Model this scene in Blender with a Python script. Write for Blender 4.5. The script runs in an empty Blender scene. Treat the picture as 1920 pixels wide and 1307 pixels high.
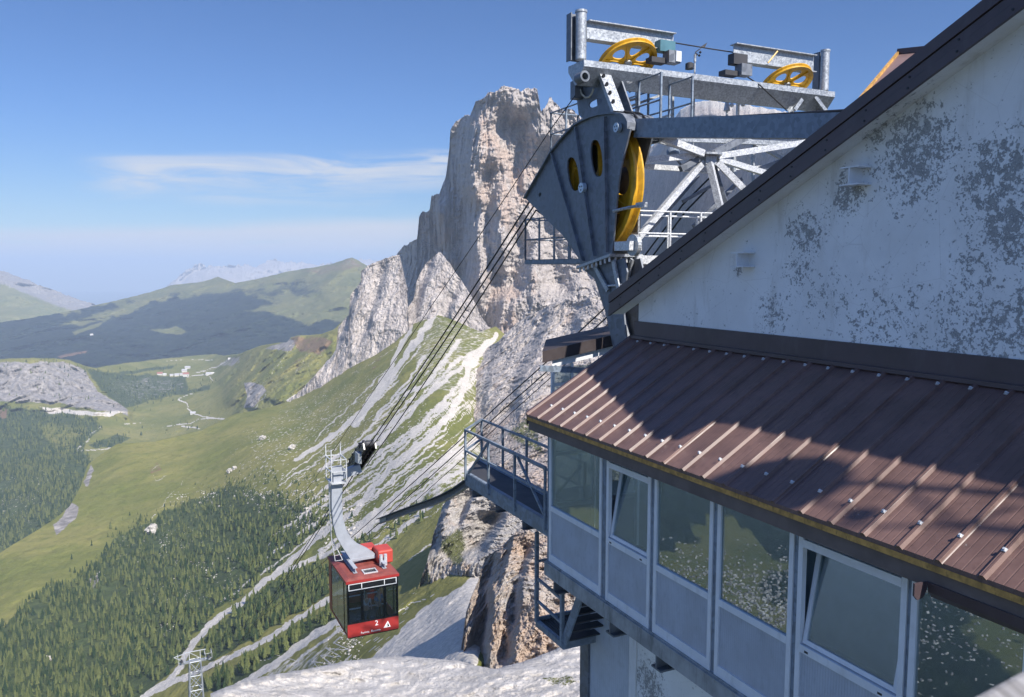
import bpy, math, random
import numpy as np
from mathutils import Vector, Matrix
from mathutils.geometry import delaunay_2d_cdt
random.seed(7)
SC = bpy.context.scene
COL = SC.collection
R = math.radians

# ------------------------------------------------------------------ camera model and building frame
F, HY, CX, CY = 1520.0, 505.0, 960.0, 653.5
TH = math.atan((CY - HY) / F)
AZ = R(-25.5)
D = np.array([math.sin(AZ), math.cos(AZ), 0.0])      # along the wing, away from the terrace
O = np.array([D[1], -D[0], 0.0])                     # into the building
ZV = np.array([0, 0, 1.0])


def ray(px, py):
    px = np.asarray(px, float); py = np.asarray(py, float)
    u = (px - CX) / F; v = (CY - py) / F
    return np.stack([u, math.cos(TH) + v * math.sin(TH), -math.sin(TH) + v * math.cos(TH)], -1)


def at(px, py, Y):
    r = ray(px, py)
    return r * (np.asarray(Y, float) / r[..., 1])[..., None]


C0 = at(1031, 950, 16.0); C0[2] = 0


def B(p):
    return C0 + p[0] * D + p[1] * O + np.array([0, 0, p[2]])


def soz(p):
    q = p - C0
    return (float(q @ D), float(q @ O), float(p[2]))


def on_o(px, py, o):
    r = ray(px, py); return soz(r * ((C0 @ O + o) / (r @ O)))


def on_s(px, py, s):
    r = ray(px, py); return soz(r * ((C0 @ D + s) / (r @ D)))


def on_z(px, py, z):
    r = ray(px, py); return soz(r * (z / r[2]))


# ------------------------------------------------------------------ noise (numpy)
_rng = np.random.RandomState(11)
_perm = _rng.permutation(256); _perm = np.concatenate([_perm, _perm, _perm])
_grad = _rng.normal(size=(256, 3)); _grad /= np.linalg.norm(_grad, axis=1)[:, None]


def pnoise(P):
    i = np.floor(P).astype(np.int64); f = P - i; i &= 255
    w = f * f * f * (f * (f * 6 - 15) + 10)
    out = 0
    for dx in (0, 1):
        for dy in (0, 1):
            for dz in (0, 1):
                h = _perm[_perm[_perm[i[..., 0] + dx] + i[..., 1] + dy] + i[..., 2] + dz]
                g = _grad[h]
                d = g[..., 0] * (f[..., 0] - dx) + g[..., 1] * (f[..., 1] - dy) + g[..., 2] * (f[..., 2] - dz)
                wt = (w[..., 0] if dx else 1 - w[..., 0]) * (w[..., 1] if dy else 1 - w[..., 1]) * (w[..., 2] if dz else 1 - w[..., 2])
                out = out + d * wt
    return out * 1.5


def fbm(P, octv=5, gain=0.5, lac=2.03, ridged=False):
    a, s, t = 1.0, 0.0, 0.0
    P = np.asarray(P, float)
    for k in range(octv):
        n = pnoise(P + 17.3 * k)
        if ridged:
            n = 1 - 2 * np.abs(n)
        s = s + a * n; t += a; a *= gain; P = P * lac
    return s / t


def sstep(a, b, x):
    t = np.clip((x - a) / (b - a), 0, 1)
    return t * t * (3 - 2 * t)


def poly_dist(px, py, pts):
    """distance (in the units of px, py) to a polyline; the parameter along it too"""
    best = np.full(px.shape, 1e9); par = np.zeros(px.shape)
    n = len(pts) - 1
    for k in range(n):
        (ax, ay), (bx, by) = pts[k][:2], pts[k + 1][:2]
        dx, dy = bx - ax, by - ay
        t = np.clip(((px - ax) * dx + (py - ay) * dy) / (dx * dx + dy * dy + 1e-9), 0, 1)
        d = np.hypot(px - ax - t * dx, py - ay - t * dy)
        m = d < best
        best = np.where(m, d, best); par = np.where(m, (k + t) / n, par)
    return best, par


def inside(px, py, pts):
    c = np.zeros(px.shape, bool)
    n = len(pts)
    for k in range(n):
        x1, y1 = pts[k]; x2, y2 = pts[(k + 1) % n]
        if y1 == y2:
            continue
        cond = ((y1 > py) != (y2 > py)) & (px < (x2 - x1) * (py - y1) / (y2 - y1) + x1)
        c ^= cond
    return c


def soft_poly(px, py, pts, soft):
    """1 inside, 0 outside, blurred over soft"""
    d, _ = poly_dist(px, py, list(pts) + [pts[0]])
    sgn = np.where(inside(px, py, pts), d, -d)
    return sstep(-soft, soft, sgn)


def tps(ctrl):
    """thin-plate spline through (px, py, value)"""
    C = np.array(ctrl, float)
    X = C[:, :2] / 300.0; n = len(X)
    def U(d2):
        return np.where(d2 > 1e-12, d2 * np.log(d2 + 1e-12), 0)
    K = U(((X[:, None] - X[None]) ** 2).sum(-1)) + np.eye(n) * 0.02
    Pm = np.hstack([np.ones((n, 1)), X])
    A = np.vstack([np.hstack([K, Pm]), np.hstack([Pm.T, np.zeros((3, 3))])])
    w = np.linalg.solve(A, np.concatenate([C[:, 2], np.zeros(3)]))

    def ev(px, py):
        Q = np.stack([np.asarray(px, float), np.asarray(py, float)], -1) / 300.0
        out = w[n] + w[n + 1] * Q[..., 0] + w[n + 2] * Q[..., 1]
        for k in range(n):
            d2 = (Q[..., 0] - X[k, 0]) ** 2 + (Q[..., 1] - X[k, 1]) ** 2
            out = out + w[k] * U(d2)
        return out
    return ev


# ------------------------------------------------------------------ object helpers
def tag(o, label=None, cat=None, group=None, kind=None):
    if label: o['label'] = label
    if cat: o['category'] = cat
    if group: o['group'] = group
    if kind: o['kind'] = kind
    return o


def thing(name, label, cat, base, group=None):
    o = bpy.data.objects.new(name, None); COL.objects.link(o)
    o.empty_display_size = 0.2
    o.location = [float(c) for c in base]
    return tag(o, label, cat, group)


def root_loc(o):
    v = np.zeros(3)
    while o is not None:
        v = v + np.array(o.location); o = o.parent
    return v


class MB:
    """collects shapes given in a frame (default: the building's s, o, z) and links them as one mesh"""
    def __init__(self, xf=B):
        self.v = []; self.f = []; self.xf = xf

    def add(self, verts, faces):
        n = len(self.v)
        self.v += [tuple(float(c) for c in p) for p in verts]
        self.f += [tuple(n + i for i in fc) for fc in faces]
        return self

    def box(self, s0, s1, o0, o1, z0, z1):
        vs = [(a, b, c) for a in (s0, s1) for b in (o0, o1) for c in (z0, z1)]
        return self.add(vs, [(0, 1, 3, 2), (4, 6, 7, 5), (0, 4, 5, 1), (2, 3, 7, 6), (0, 2, 6, 4), (1, 5, 7, 3)])

    def frame_of(self, p, q, up):
        p = np.array(p, float); q = np.array(q, float)
        d = q - p; d = d / (np.linalg.norm(d) + 1e-12)
        up = np.array(up, float)
        if abs(d @ up) > 0.98 * np.linalg.norm(up): up = np.array([1.0, 0, 0]) if abs(d[0]) < .9 else np.array([0, 1.0, 0])
        a = np.cross(d, up); a /= np.linalg.norm(a)
        b = np.cross(a, d)
        return p, q, a, b

    def prof(self, p, q, pts, up=(0, 0, 1)):
        """extrude a 2D profile (side, up) from p to q"""
        p, q, a, b = self.frame_of(p, q, up)
        n = len(pts)
        vs = [p + a * x + b * y for x, y in pts] + [q + a * x + b * y for x, y in pts]
        fs = [(i, (i + 1) % n, n + (i + 1) % n, n + i) for i in range(n)]
        fs += [tuple(range(n - 1, -1, -1)), tuple(range(n, 2 * n))]
        return self.add(vs, fs)

    def bar(self, p, q, w, h=None, up=(0, 0, 1)):
        h = w if h is None else h
        return self.prof(p, q, [(-w / 2, -h / 2), (w / 2, -h / 2), (w / 2, h / 2), (-w / 2, h / 2)], up)

    def ibeam(self, p, q, h, w, t=0.02, up=(0, 0, 1)):
        H, W, k = h / 2, w / 2, t / 2
        return self.prof(p, q, [(-W, -H), (W, -H), (W, -H + t), (k, -H + t), (k, H - t), (W, H - t), (W, H), (-W, H), (-W, H - t), (-k, H - t), (-k, -H + t), (-W, -H + t)], up)

    def channel(self, p, q, h, w, t=0.015, up=(0, 0, 1), flip=1):
        H = h / 2
        return self.prof(p, q, [(flip * x, y) for x, y in [(0, -H), (w, -H), (w, -H + t), (t, -H + t), (t, H - t), (w, H - t), (w, H), (0, H)]], up)

    def tube(self, pts, r, n=8, caps=True):
        pts = [np.array(p, float) for p in pts]
        rs = r if hasattr(r, '__len__') else [r] * len(pts)
        vs = []; fs = []
        prev = None
        for k, p in enumerate(pts):
            d = pts[min(k + 1, len(pts) - 1)] - pts[max(k - 1, 0)]
            d = d / (np.linalg.norm(d) + 1e-12)
            if prev is None:
                up = np.array([0, 0, 1.0]) if abs(d[2]) < .95 else np.array([1.0, 0, 0])
                a = np.cross(d, up)
            else:
                a = prev - d * (prev @ d)
            a /= np.linalg.norm(a); prev = a
            b = np.cross(d, a)
            for j in range(n):
                t = 2 * math.pi * j / n
                vs.append(p + rs[k] * (math.cos(t) * a + math.sin(t) * b))
        for k in range(len(pts) - 1):
            for j in range(n):
                fs.append((k * n + j, k * n + (j + 1) % n, (k + 1) * n + (j + 1) % n, (k + 1) * n + j))
        if caps:
            fs.append(tuple(range(n - 1, -1, -1))); fs.append(tuple((len(pts) - 1) * n + j for j in range(n)))
        return self.add(vs, fs)

    def lathe(self, c, axis, prof, n=32, closed=False):
        """prof: (radius, distance along axis); closed joins last to first"""
        c = np.array(c, float); ax = np.array(axis, float); ax /= np.linalg.norm(ax)
        up = np.array([0, 0, 1.0]) if abs(ax[2]) < .9 else np.array([1.0, 0, 0])
        a = np.cross(ax, up); a /= np.linalg.norm(a); b = np.cross(ax, a)
        m = len(prof); vs = []; fs = []
        for j in range(n):
            t = 2 * math.pi * j / n
            e = math.cos(t) * a + math.sin(t) * b
            for r, h in prof: vs.append(c + e * r + ax * h)
        for j in range(n):
            k = (j + 1) % n
            for i in range(m if closed else m - 1):
                i2 = (i + 1) % m
                fs.append((j * m + i, k * m + i, k * m + i2, j * m + i2))
        return self.add(vs, fs)

    def disc(self, c, axis, r, h, n=24):
        return self.lathe(c, axis, [(0.0005, -h / 2), (r, -h / 2), (r, h / 2), (0.0005, h / 2)], n)

    def plate(self, outer, holes, f, t0, t1):
        """2D polygon with holes, f(a, b, t) gives the point; closed solid between t0 and t1"""
        loops = [list(outer)] + [list(h) for h in holes]
        pts = []; edges = []
        for lp in loops:
            n0 = len(pts); pts += lp
            edges += [(n0 + i, n0 + (i + 1) % len(lp)) for i in range(len(lp))]
        v2, _, tri, *_ = delaunay_2d_cdt([Vector(p) for p in pts], edges, [], 0, 1e-6)
        arr = np.array([[p.x, p.y] for p in v2])
        keep = []
        for t in tri:
            c = arr[list(t)].mean(0)
            x = np.array([c[0]]); y = np.array([c[1]])
            if inside(x, y, loops[0])[0] and not any(inside(x, y, h)[0] for h in loops[1:]):
                keep.append(tuple(t))
        n = len(arr)
        vs = [f(a, b, t0) for a, b in arr] + [f(a, b, t1) for a, b in arr]
        fs = [tuple(reversed(t)) for t in keep] + [tuple(n + i for i in t) for t in keep]
        from collections import Counter
        cnt = Counter()
        for t in keep:
            for i in range(3):
                cnt[(t[i], t[(i + 1) % 3])] += 1
        for (a, b) in list(cnt):
            if (b, a) not in cnt:
                fs.append((a, b, n + b, n + a))
        return self.add(vs, fs)

    def build(self, name, mat, parent=None, smooth=False, angle=None):
        base = root_loc(parent) if parent is not None else np.zeros(3)
        me = bpy.data.meshes.new(name)
        vs = [tuple(np.array(self.xf(p)) - base) for p in self.v] if self.xf else [tuple(np.array(p) - base) for p in self.v]
        me.from_pydata(vs, [], self.f); me.validate(); me.update()
        me.materials.append(mat)
        fix_normals(me)
        if smooth:
            me.polygons.foreach_set('use_smooth', [True] * len(me.polygons))
            me.set_sharp_from_angle(angle=angle or R(35))
        o = bpy.data.objects.new(name, me); COL.objects.link(o)
        if parent is not None: o.parent = parent
        return o


def fix_normals(me):
    import bmesh
    bm = bmesh.new(); bm.from_mesh(me)
    bmesh.ops.recalc_face_normals(bm, faces=bm.faces)
    bm.to_mesh(me); bm.free()


W = lambda: MB(None)      # shapes given in world coordinates


def np_mesh(name, verts, quads, mat, attrs=None, smooth=True):
    me = bpy.data.meshes.new(name)
    nv, nf = len(verts), len(quads); k = quads.shape[1]
    me.vertices.add(nv); me.vertices.foreach_set('co', np.ascontiguousarray(verts, np.float32).ravel())
    me.loops.add(nf * k); me.loops.foreach_set('vertex_index', np.ascontiguousarray(quads, np.int32).ravel())
    me.polygons.add(nf); me.polygons.foreach_set('loop_start', np.arange(0, nf * k, k, dtype=np.int32))
    me.polygons.foreach_set('use_smooth', np.full(nf, smooth))
    me.update(calc_edges=True); me.validate()
    for n, a in (attrs or {}).items():
        at_ = me.attributes.new(n, 'FLOAT', 'POINT'); at_.data.foreach_set('value', np.ascontiguousarray(a, np.float32).ravel())
    me.materials.append(mat)
    o = bpy.data.objects.new(name, me); COL.objects.link(o)
    return o


# ------------------------------------------------------------------ materials
class NT:
    def __init__(self, m):
        self.t = m.node_tree; self.n = self.t.nodes; self.l = self.t.links

    def node(self, kind, **kw):
        nd = self.n.new(kind)
        for k, v in kw.items(): setattr(nd, k, v)
        return nd

    def put(self, nd, key, val):
        s = nd.inputs[key]
        if hasattr(val, 'is_linked') or isinstance(val, bpy.types.NodeSocket): self.l.new(val, s)
        else: s.default_value = val
        return nd

    def coord(self, scale=(1, 1, 1), rot=(0, 0, 0), which='Object'):
        c = self.node('ShaderNodeTexCoord'); m = self.node('ShaderNodeMapping')
        self.l.new(c.outputs[which], m.inputs[0]); m.inputs['Scale'].default_value = scale; m.inputs['Rotation'].default_value = rot
        return m.outputs[0]

    def wpos(self, scale=(1, 1, 1)):
        g = self.node('ShaderNodeNewGeometry'); m = self.node('ShaderNodeMapping')
        self.l.new(g.outputs['Position'], m.inputs[0]); m.inputs['Scale'].default_value = scale
        return m.outputs[0]

    def noise(self, vec, scale, detail=4, rough=.55, dist=0):
        nd = self.node('ShaderNodeTexNoise'); self.l.new(vec, nd.inputs['Vector'])
        nd.inputs['Scale'].default_value = scale; nd.inputs['Detail'].default_value = detail
        nd.inputs['Roughness'].default_value = rough; nd.inputs['Distortion'].default_value = dist
        return nd.outputs[0]

    def voro(self, vec, scale, feature='F1', out=0, rand=1):
        nd = self.node('ShaderNodeTexVoronoi', feature=feature); self.l.new(vec, nd.inputs['Vector'])
        nd.inputs['Scale'].default_value = scale; nd.inputs['Randomness'].default_value = rand
        return nd.outputs[out]

    def ramp(self, fac, a, b, lo=0.0, hi=1.0):
        nd = self.node('ShaderNodeMapRange', interpolation_type='SMOOTHSTEP'); self.put(nd, 0, fac)
        nd.inputs[1].default_value = a; nd.inputs[2].default_value = b; nd.inputs[3].default_value = lo; nd.inputs[4].default_value = hi
        return nd.outputs[0]

    def mix(self, fac, a, b, mode='MIX'):
        nd = self.node('ShaderNodeMix', data_type='RGBA', blend_type=mode)
        self.put(nd, 0, fac)
        for k, v in ((6, a), (7, b)):
            if isinstance(v, tuple): nd.inputs[k].default_value = (*v[:3], 1)
            else: self.l.new(v, nd.inputs[k])
        return nd.outputs[2]

    def math(self, op, a, b=0.0, clamp=False):
        nd = self.node('ShaderNodeMath', operation=op, use_clamp=clamp); self.put(nd, 0, a); self.put(nd, 1, b)
        return nd.outputs[0]

    def attr(self, name):
        return self.node('ShaderNodeAttribute', attribute_name=name).outputs['Fac']

    def bump(self, h, strength, dist):
        nd = self.node('ShaderNodeBump'); self.l.new(h, nd.inputs['Height'])
        nd.inputs['Strength'].default_value = strength; nd.inputs['Distance'].default_value = dist
        return nd.outputs[0]


def newmat(name):
    m = bpy.data.materials.new(name); m.use_nodes = True
    nt = NT(m); bs = nt.n['Principled BSDF']
    return m, nt, bs


def paint(name, col, rough=.5, metal=0.0, var=.12, vscale=3.0, grime=0.0, gcol=(.05, .045, .04), spec=.5, bump=0.0):
    """a plain coated or bare surface with slight tone changes, and optional grime"""
    m, nt, bs = newmat(name)
    v = nt.wpos()
    n1 = nt.noise(v, vscale, 5, .6)
    dark = tuple(c * (1 - var) for c in col); lite = tuple(min(1, c * (1 + var)) for c in col)
    c = nt.mix(nt.ramp(n1, .3, .7), dark, lite)
    if grime > 0:
        n2 = nt.noise(nt.wpos((1, 1, .35)), vscale * 2.3, 6, .65)
        c = nt.mix(nt.math('MULTIPLY', nt.ramp(n2, .52, .7), grime), c, gcol)
    nt.l.new(c, bs.inputs['Base Color'])
    nt.l.new(nt.ramp(n1, .2, .8, rough * .85, min(1, rough * 1.15)), bs.inputs['Roughness'])
    bs.inputs['Metallic'].default_value = metal
    bs.inputs['Specular IOR Level'].default_value = spec
    if bump > 0:
        nt.l.new(nt.bump(nt.noise(v, vscale * 8, 4, .6), bump, .004), bs.inputs['Normal'])
    return m


def galv(name, col=(.42, .44, .46), metal=.55, rough=.48, spangle=28):
    m, nt, bs = newmat(name)
    v = nt.wpos()
    cell = nt.voro(v, spangle, out=1)
    bw = nt.node('ShaderNodeRGBToBW'); nt.l.new(cell, bw.inputs[0])
    n1 = nt.noise(v, 1.3, 5, .65)
    f = nt.math('ADD', nt.math('MULTIPLY', bw.outputs[0], .55), nt.math('MULTIPLY', n1, .45))
    c = nt.mix(nt.ramp(f, .2, .8), tuple(x * .72 for x in col), tuple(min(1, x * 1.25) for x in col))
    n2 = nt.noise(nt.wpos((1, 1, .25)), 4, 6, .7)
    c = nt.mix(nt.ramp(n2, .6, .78, 0, .35), c, (.2, .17, .14))
    nt.l.new(c, bs.inputs['Base Color'])
    bs.inputs['Metallic'].default_value = metal
    nt.l.new(nt.ramp(f, .2, .8, rough * .8, rough * 1.25), bs.inputs['Roughness'])
    return m
HAZE = True
# ------------------------------------------------------------------ camera, light, sky, air
cam = bpy.data.cameras.new('camera'); cam_o = bpy.data.objects.new('camera', cam); COL.objects.link(cam_o)
cam.sensor_width = 36; cam.lens = 36 * F / 1920
cam.clip_start = 0.05; cam.clip_end = 300000
cam_o.rotation_euler = (math.pi / 2 - TH, 0, 0)
cam.dof.use_dof = True; cam.dof.focus_distance = 24; cam.dof.aperture_fstop = 7
SC.camera = cam_o

SUN_AZ, SUN_EL = R(141), R(44.5)
to_sun = Vector((math.sin(SUN_AZ) * math.cos(SUN_EL), math.cos(SUN_AZ) * math.cos(SUN_EL), math.sin(SUN_EL)))
sl = bpy.data.lights.new('sun', 'SUN'); sl.energy = 5.0; sl.angle = R(0.5); sl.color = (1, .955, .89)
so = bpy.data.objects.new('sun', sl); COL.objects.link(so); so.rotation_euler = to_sun.to_track_quat('Z', 'Y').to_euler()
so.location = (0, 0, 60)

wd = bpy.data.worlds.new('World'); SC.world = wd; wd.use_nodes = True
wt = NT(wd); bg = wt.n['Background']
sky = wt.node('ShaderNodeTexSky', sky_type='NISHITA'); sky.sun_disc = False
sky.sun_elevation = SUN_EL; sky.sun_rotation = SUN_AZ; sky.altitude = 1800; sky.air_density = 1.0; sky.dust_density = 0.5; sky.ozone_density = 2.0
tc = wt.node('ShaderNodeTexCoord'); sep = wt.node('ShaderNodeSeparateXYZ'); wt.l.new(tc.outputs['Generated'], sep.inputs[0])
az = wt.math('ARCTAN2', sep.outputs[0], sep.outputs[1]); el = wt.math('ARCSINE', sep.outputs[2])
def wvec(a, b, off=0.0):
    c = wt.node('ShaderNodeCombineXYZ'); wt.put(c, 0, wt.math('MULTIPLY', az, a)); wt.put(c, 1, wt.math('MULTIPLY', el, b)); c.inputs[2].default_value = off
    return c.outputs[0]
def band(x, a, b, c, d):
    return wt.math('MULTIPLY', wt.ramp(x, a, b), wt.ramp(x, c, d, 1, 0))
tilt = wt.math('SUBTRACT', el, wt.math('MULTIPLY', az, .05))
# thin cirrus streaks
n1 = wt.noise(wvec(7, 52), 1.0, 7, .6, .7)
m1 = wt.math('MULTIPLY', band(az, -.50, -.42, .02, .12), band(tilt, .088, .122, .138, .152))
c1 = wt.math('MULTIPLY', wt.ramp(n1, .34, .66), m1)
n1b = wt.noise(wvec(5, 40, 4.0), 1.0, 7, .6, .5)
m1b = wt.math('MULTIPLY', band(az, -.45, -.3, .0, .1), band(el, .065, .085, .095, .115))
c1b = wt.math('MULTIPLY', wt.math('MULTIPLY', wt.ramp(n1b, .42, .66), m1b), .5)
# the pale bank lower down
n2 = wt.noise(wvec(6, 34, 9.0), 1.0, 6, .6, .5)
m2 = wt.math('MULTIPLY', wt.ramp(az, .1, -.2), band(wt.math('ADD', tilt, wt.math('MULTIPLY', n2, .02)), .022, .05, .066, .086))
c2 = wt.math('MULTIPLY', wt.ramp(n2, .14, .52), m2)
# small cumulus tops on the horizon
n3 = wt.noise(wvec(26, 90, 2.0), 1.0, 6, .6, .2)
m3 = wt.math('MULTIPLY', wt.ramp(az, -.18, -.24), band(el, -.014, -.006, -.002, .006))
c3 = wt.math('MULTIPLY', wt.ramp(n3, .42, .6), m3)
c4 = wt.math('MULTIPLY', wt.ramp(el, .05, -.02), .55)
cl0_ = wt.math('MAXIMUM', wt.math('MAXIMUM', wt.math('MULTIPLY', c1, .85), c1b), wt.math('MAXIMUM', wt.math('MULTIPLY', c2, 1.15, True), wt.math('MULTIPLY', c3, .9)))
cl = wt.math('MAXIMUM', cl0_, c4)
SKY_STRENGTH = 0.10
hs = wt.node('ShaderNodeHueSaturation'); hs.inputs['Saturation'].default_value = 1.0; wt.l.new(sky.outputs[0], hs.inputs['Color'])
tint = wt.mix(wt.ramp(el, .30, .75), wt.mix(wt.ramp(el, .0, .20), (.47, .545, .60), (.39, .56, .80)), (.95, 1.14, 1.55))  # sky above the view is brightened as added fill for shaded walls
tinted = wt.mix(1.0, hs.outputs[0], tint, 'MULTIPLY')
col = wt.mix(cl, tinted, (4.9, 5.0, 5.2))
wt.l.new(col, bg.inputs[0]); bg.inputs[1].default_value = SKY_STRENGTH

SC.view_settings.view_transform = 'Standard'; SC.view_settings.look = 'None'; SC.view_settings.gamma = 1; SC.view_settings.use_curve_mapping = False
SC.view_settings.exposure = 0.6
SC.cycles.use_denoising = True
SC.cycles.max_bounces = 6; SC.cycles.diffuse_bounces = 2; SC.cycles.glossy_bounces = 3; SC.cycles.transmission_bounces = 4; SC.cycles.volume_bounces = 0; SC.cycles.transparent_max_bounces = 8
SC.cycles.sample_clamp_indirect = 6

hz = W(); hz.box(-45000, 45000, -9000, 62000, -1705, 760)
hm = bpy.data.materials.new('haze'); hm.use_nodes = True; ht = NT(hm); ht.n.remove(ht.n['Principled BSDF'])
pv = ht.node('ShaderNodeVolumePrincipled'); pv.inputs['Color'].default_value = (.60, .75, .97, 1); pv.inputs['Density'].default_value = 5.3e-5; pv.inputs['Anisotropy'].default_value = -.12
ht.l.new(pv.outputs[0], ht.n['Material Output'].inputs['Volume'])
if HAZE:
    tag(hz.build('haze', hm), kind='stuff')

# ------------------------------------------------------------------ terrain materials
def ground_mat():
    m, nt, bs = newmat('alpine ground')
    v = nt.wpos()
    big = nt.noise(v, .0045, 5, .6); mid = nt.noise(v, .03, 5, .65); fine = nt.noise(v, .35, 4, .7)
    c = nt.mix(nt.ramp(big, .36, .64), (.130, .142, .034), (.222, .203, .062))
    c = nt.mix(nt.ramp(mid, .5, .72, 0, .6), c, (.080, .106, .022))
    c = nt.mix(nt.ramp(fine, .35, .75, 0, .45), c, (.22, .205, .07))
    terr = nt.noise(nt.wpos((.10, .10, 1)), .30, 4, .65)
    c = nt.mix(nt.ramp(terr, .54, .70, 0, .42), c, (.085, .085, .03))
    tuft = nt.noise(v, .16, 5, .75)
    c = nt.mix(nt.ramp(tuft, .52, .70, 0, .5), c, (.066, .088, .022))
    # forest floor and far canopy
    fo = nt.attr('forest')
    ff = nt.ramp(nt.math('ADD', fo, nt.math('MULTIPLY', nt.math('SUBTRACT', nt.math('ADD', nt.math('MULTIPLY', mid, .6), nt.math('MULTIPLY', big, .4)), .5), 1.3)), .34, .60)
    cano = nt.mix(nt.ramp(nt.noise(v, .06, 4, .75), .38, .64), (.024, .042, .020), (.066, .090, .034))
    fa = nt.attr('far')
    cano = nt.mix(fa, cano, nt.mix(nt.ramp(nt.noise(v, .012, 4, .75), .4, .62), (.004, .010, .011), (.018, .028, .018)))
    c = nt.mix(nt.math('MULTIPLY', fa, .45), c, (.080, .082, .046))
    c = nt.mix(nt.math('MULTIPLY', ff, nt.math('ADD', .9, nt.math('MULTIPLY', fa, .1))), c, cano)
    # bare rock
    rk = nt.attr('rock')
    rn = nt.noise(nt.wpos((1, 1, .4)), .022, 7, .68)
    rf = nt.ramp(nt.math('ADD', rk, nt.math('MULTIPLY', nt.math('SUBTRACT', rn, .5), 1.1)), .42, .6)
    rockc = nt.mix(nt.ramp(nt.noise(nt.wpos((1, 1, .25)), .05, 7, .7), .35, .68), (.17, .155, .145), (.36, .33, .305))
    c = nt.mix(rf, c, rockc)
    red = nt.attr('red')
    c = nt.mix(nt.ramp(nt.math('ADD', red, nt.math('MULTIPLY', nt.math('SUBTRACT', mid, .5), 1.2)), .5, .75, 0, .8), c, (.19, .115, .075))
    # scree: streaks plus scattered stones
    sc = nt.attr('scree')
    sn = nt.noise(v, .085, 6, .7)
    sf = nt.ramp(nt.math('ADD', sc, nt.math('MULTIPLY', nt.math('SUBTRACT', sn, .5), 1.0)), .42, .62)
    scc = nt.mix(nt.ramp(nt.noise(v, .5, 5, .75), .3, .7), (.38, .345, .30), (.66, .61, .545))
    c = nt.mix(sf, c, scc)
    st = nt.attr('stony')
    vs = nt.voro(v, .11); vs2 = nt.voro(v, .045)
    thr = nt.math('MULTIPLY', nt.math('ADD', st, nt.math('MULTIPLY', nt.math('SUBTRACT', mid, .5), .9), ), .34)
    spot = nt.math('LESS_THAN', vs, thr)
    spot2 = nt.math('LESS_THAN', vs2, nt.math('MULTIPLY', thr, .72))
    c = nt.mix(nt.math('MULTIPLY', nt.math('MAXIMUM', spot, spot2), nt.ramp(st, .02, .2)), c, (.50, .46, .40))
    rd = nt.attr('road')
    c = nt.mix(nt.ramp(rd, .4, .7), c, (.52, .48, .43))
    nt.l.new(c, bs.inputs['Base Color']); bs.inputs['Roughness'].default_value = .95; bs.inputs['Specular IOR Level'].default_value = .1
    h = nt.math('ADD', nt.math('MULTIPLY', mid, 1.0), nt.math('MULTIPLY', fine, .12))
    nt.l.new(nt.bump(h, .6, 9.0), bs.inputs['Normal'])
    return m


def rock_mat(name, s=1.0, lo=(.34, .30, .278), hi=(.58, .522, .475), warmc=(.50, .368, .285), dark=(.165, .15, .142), streaks=.45, cracks=.45, specks=0.0):
    m, nt, bs = newmat(name)
    v = nt.wpos(); vz = nt.wpos((1, 1, .22))
    a = nt.noise(vz, .03 * s, 8, .68, .4); b = nt.noise(v, .011 * s, 6, .62); f = nt.noise(v, .16 * s, 5, .72)
    c = nt.mix(nt.ramp(nt.math('ADD', nt.math('MULTIPLY', a, .65), nt.math('MULTIPLY', f, .35)), .32, .68), lo, hi)
    wa = nt.attr('warm')
    wf = nt.ramp(nt.math('ADD', wa, nt.math('MULTIPLY', nt.math('SUBTRACT', b, .5), 1.6)), .35, .8, 0, .72)
    c = nt.mix(wf, c, warmc)
    # bedding lines and dark water streaks
    bed = nt.noise(nt.wpos((.12, .12, 1)), .06 * s, 5, .7)
    c = nt.mix(nt.ramp(bed, .56, .72, 0, .38), c, dark)
    stv = nt.noise(nt.wpos((1, 1, .07)), .075 * s, 6, .7)
    c = nt.mix(nt.ramp(stv, .58, .78, 0, streaks), c, dark)
    ck = nt.voro(vz, .06 * s, 'DISTANCE_TO_EDGE')
    c = nt.mix(nt.ramp(ck, .0, .045, cracks, 0), c, dark)
    if specks:
        sp = nt.voro(v, .17 * s); c = nt.mix(nt.math('MULTIPLY', nt.math('LESS_THAN', sp, nt.ramp(b, .42, .7, .02, .30)), specks), c, dark)
        sp2 = nt.noise(v, .45 * s, 5, .75); c = nt.mix(nt.ramp(sp2, .56, .70, 0, specks), c, dark)
    sc = nt.attr('scree')
    sf = nt.ramp(nt.math('ADD', sc, nt.math('MULTIPLY', nt.math('SUBTRACT', f, .5), .9)), .42, .62)
    c = nt.mix(sf, c, nt.mix(nt.noise(v, .4 * s, 5, .75), (.40, .37, .335), (.62, .59, .55)))
    gr = nt.attr('grass')
    gf = nt.ramp(nt.math('ADD', gr, nt.math('MULTIPLY', nt.math('SUBTRACT', f, .5), 1.3)), .45, .62)
    c = nt.mix(gf, c, nt.mix(nt.noise(v, .2 * s, 4, .7), (.06, .085, .025), (.15, .14, .055)))
    nt.l.new(c, bs.inputs['Base Color']); bs.inputs['Roughness'].default_value = .93; bs.inputs['Specular IOR Level'].default_value = .12
    h = nt.math('ADD', nt.math('MULTIPLY', a, 1.0), nt.math('ADD', nt.math('MULTIPLY', f, .28), nt.math('MULTIPLY', nt.ramp(ck, 0, .12), .22 * cracks / .45)))
    nt.l.new(nt.bump(h, .85, 14.0 / s), bs.inputs['Normal'])
    return m


M_ground = ground_mat()
M_rock = rock_mat('dolomite rock')
M_rock_near = rock_mat('dolomite rock near', 5.0, (.30, .275, .25), (.54, .50, .455), (.52, .37, .265), streaks=.18)
M_slab = rock_mat('white limestone slab', 8.0, (.42, .39, .355), (.64, .60, .555), (.58, .50, .43), (.22, .205, .19), streaks=.1, cracks=.05, specks=.62)


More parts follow.
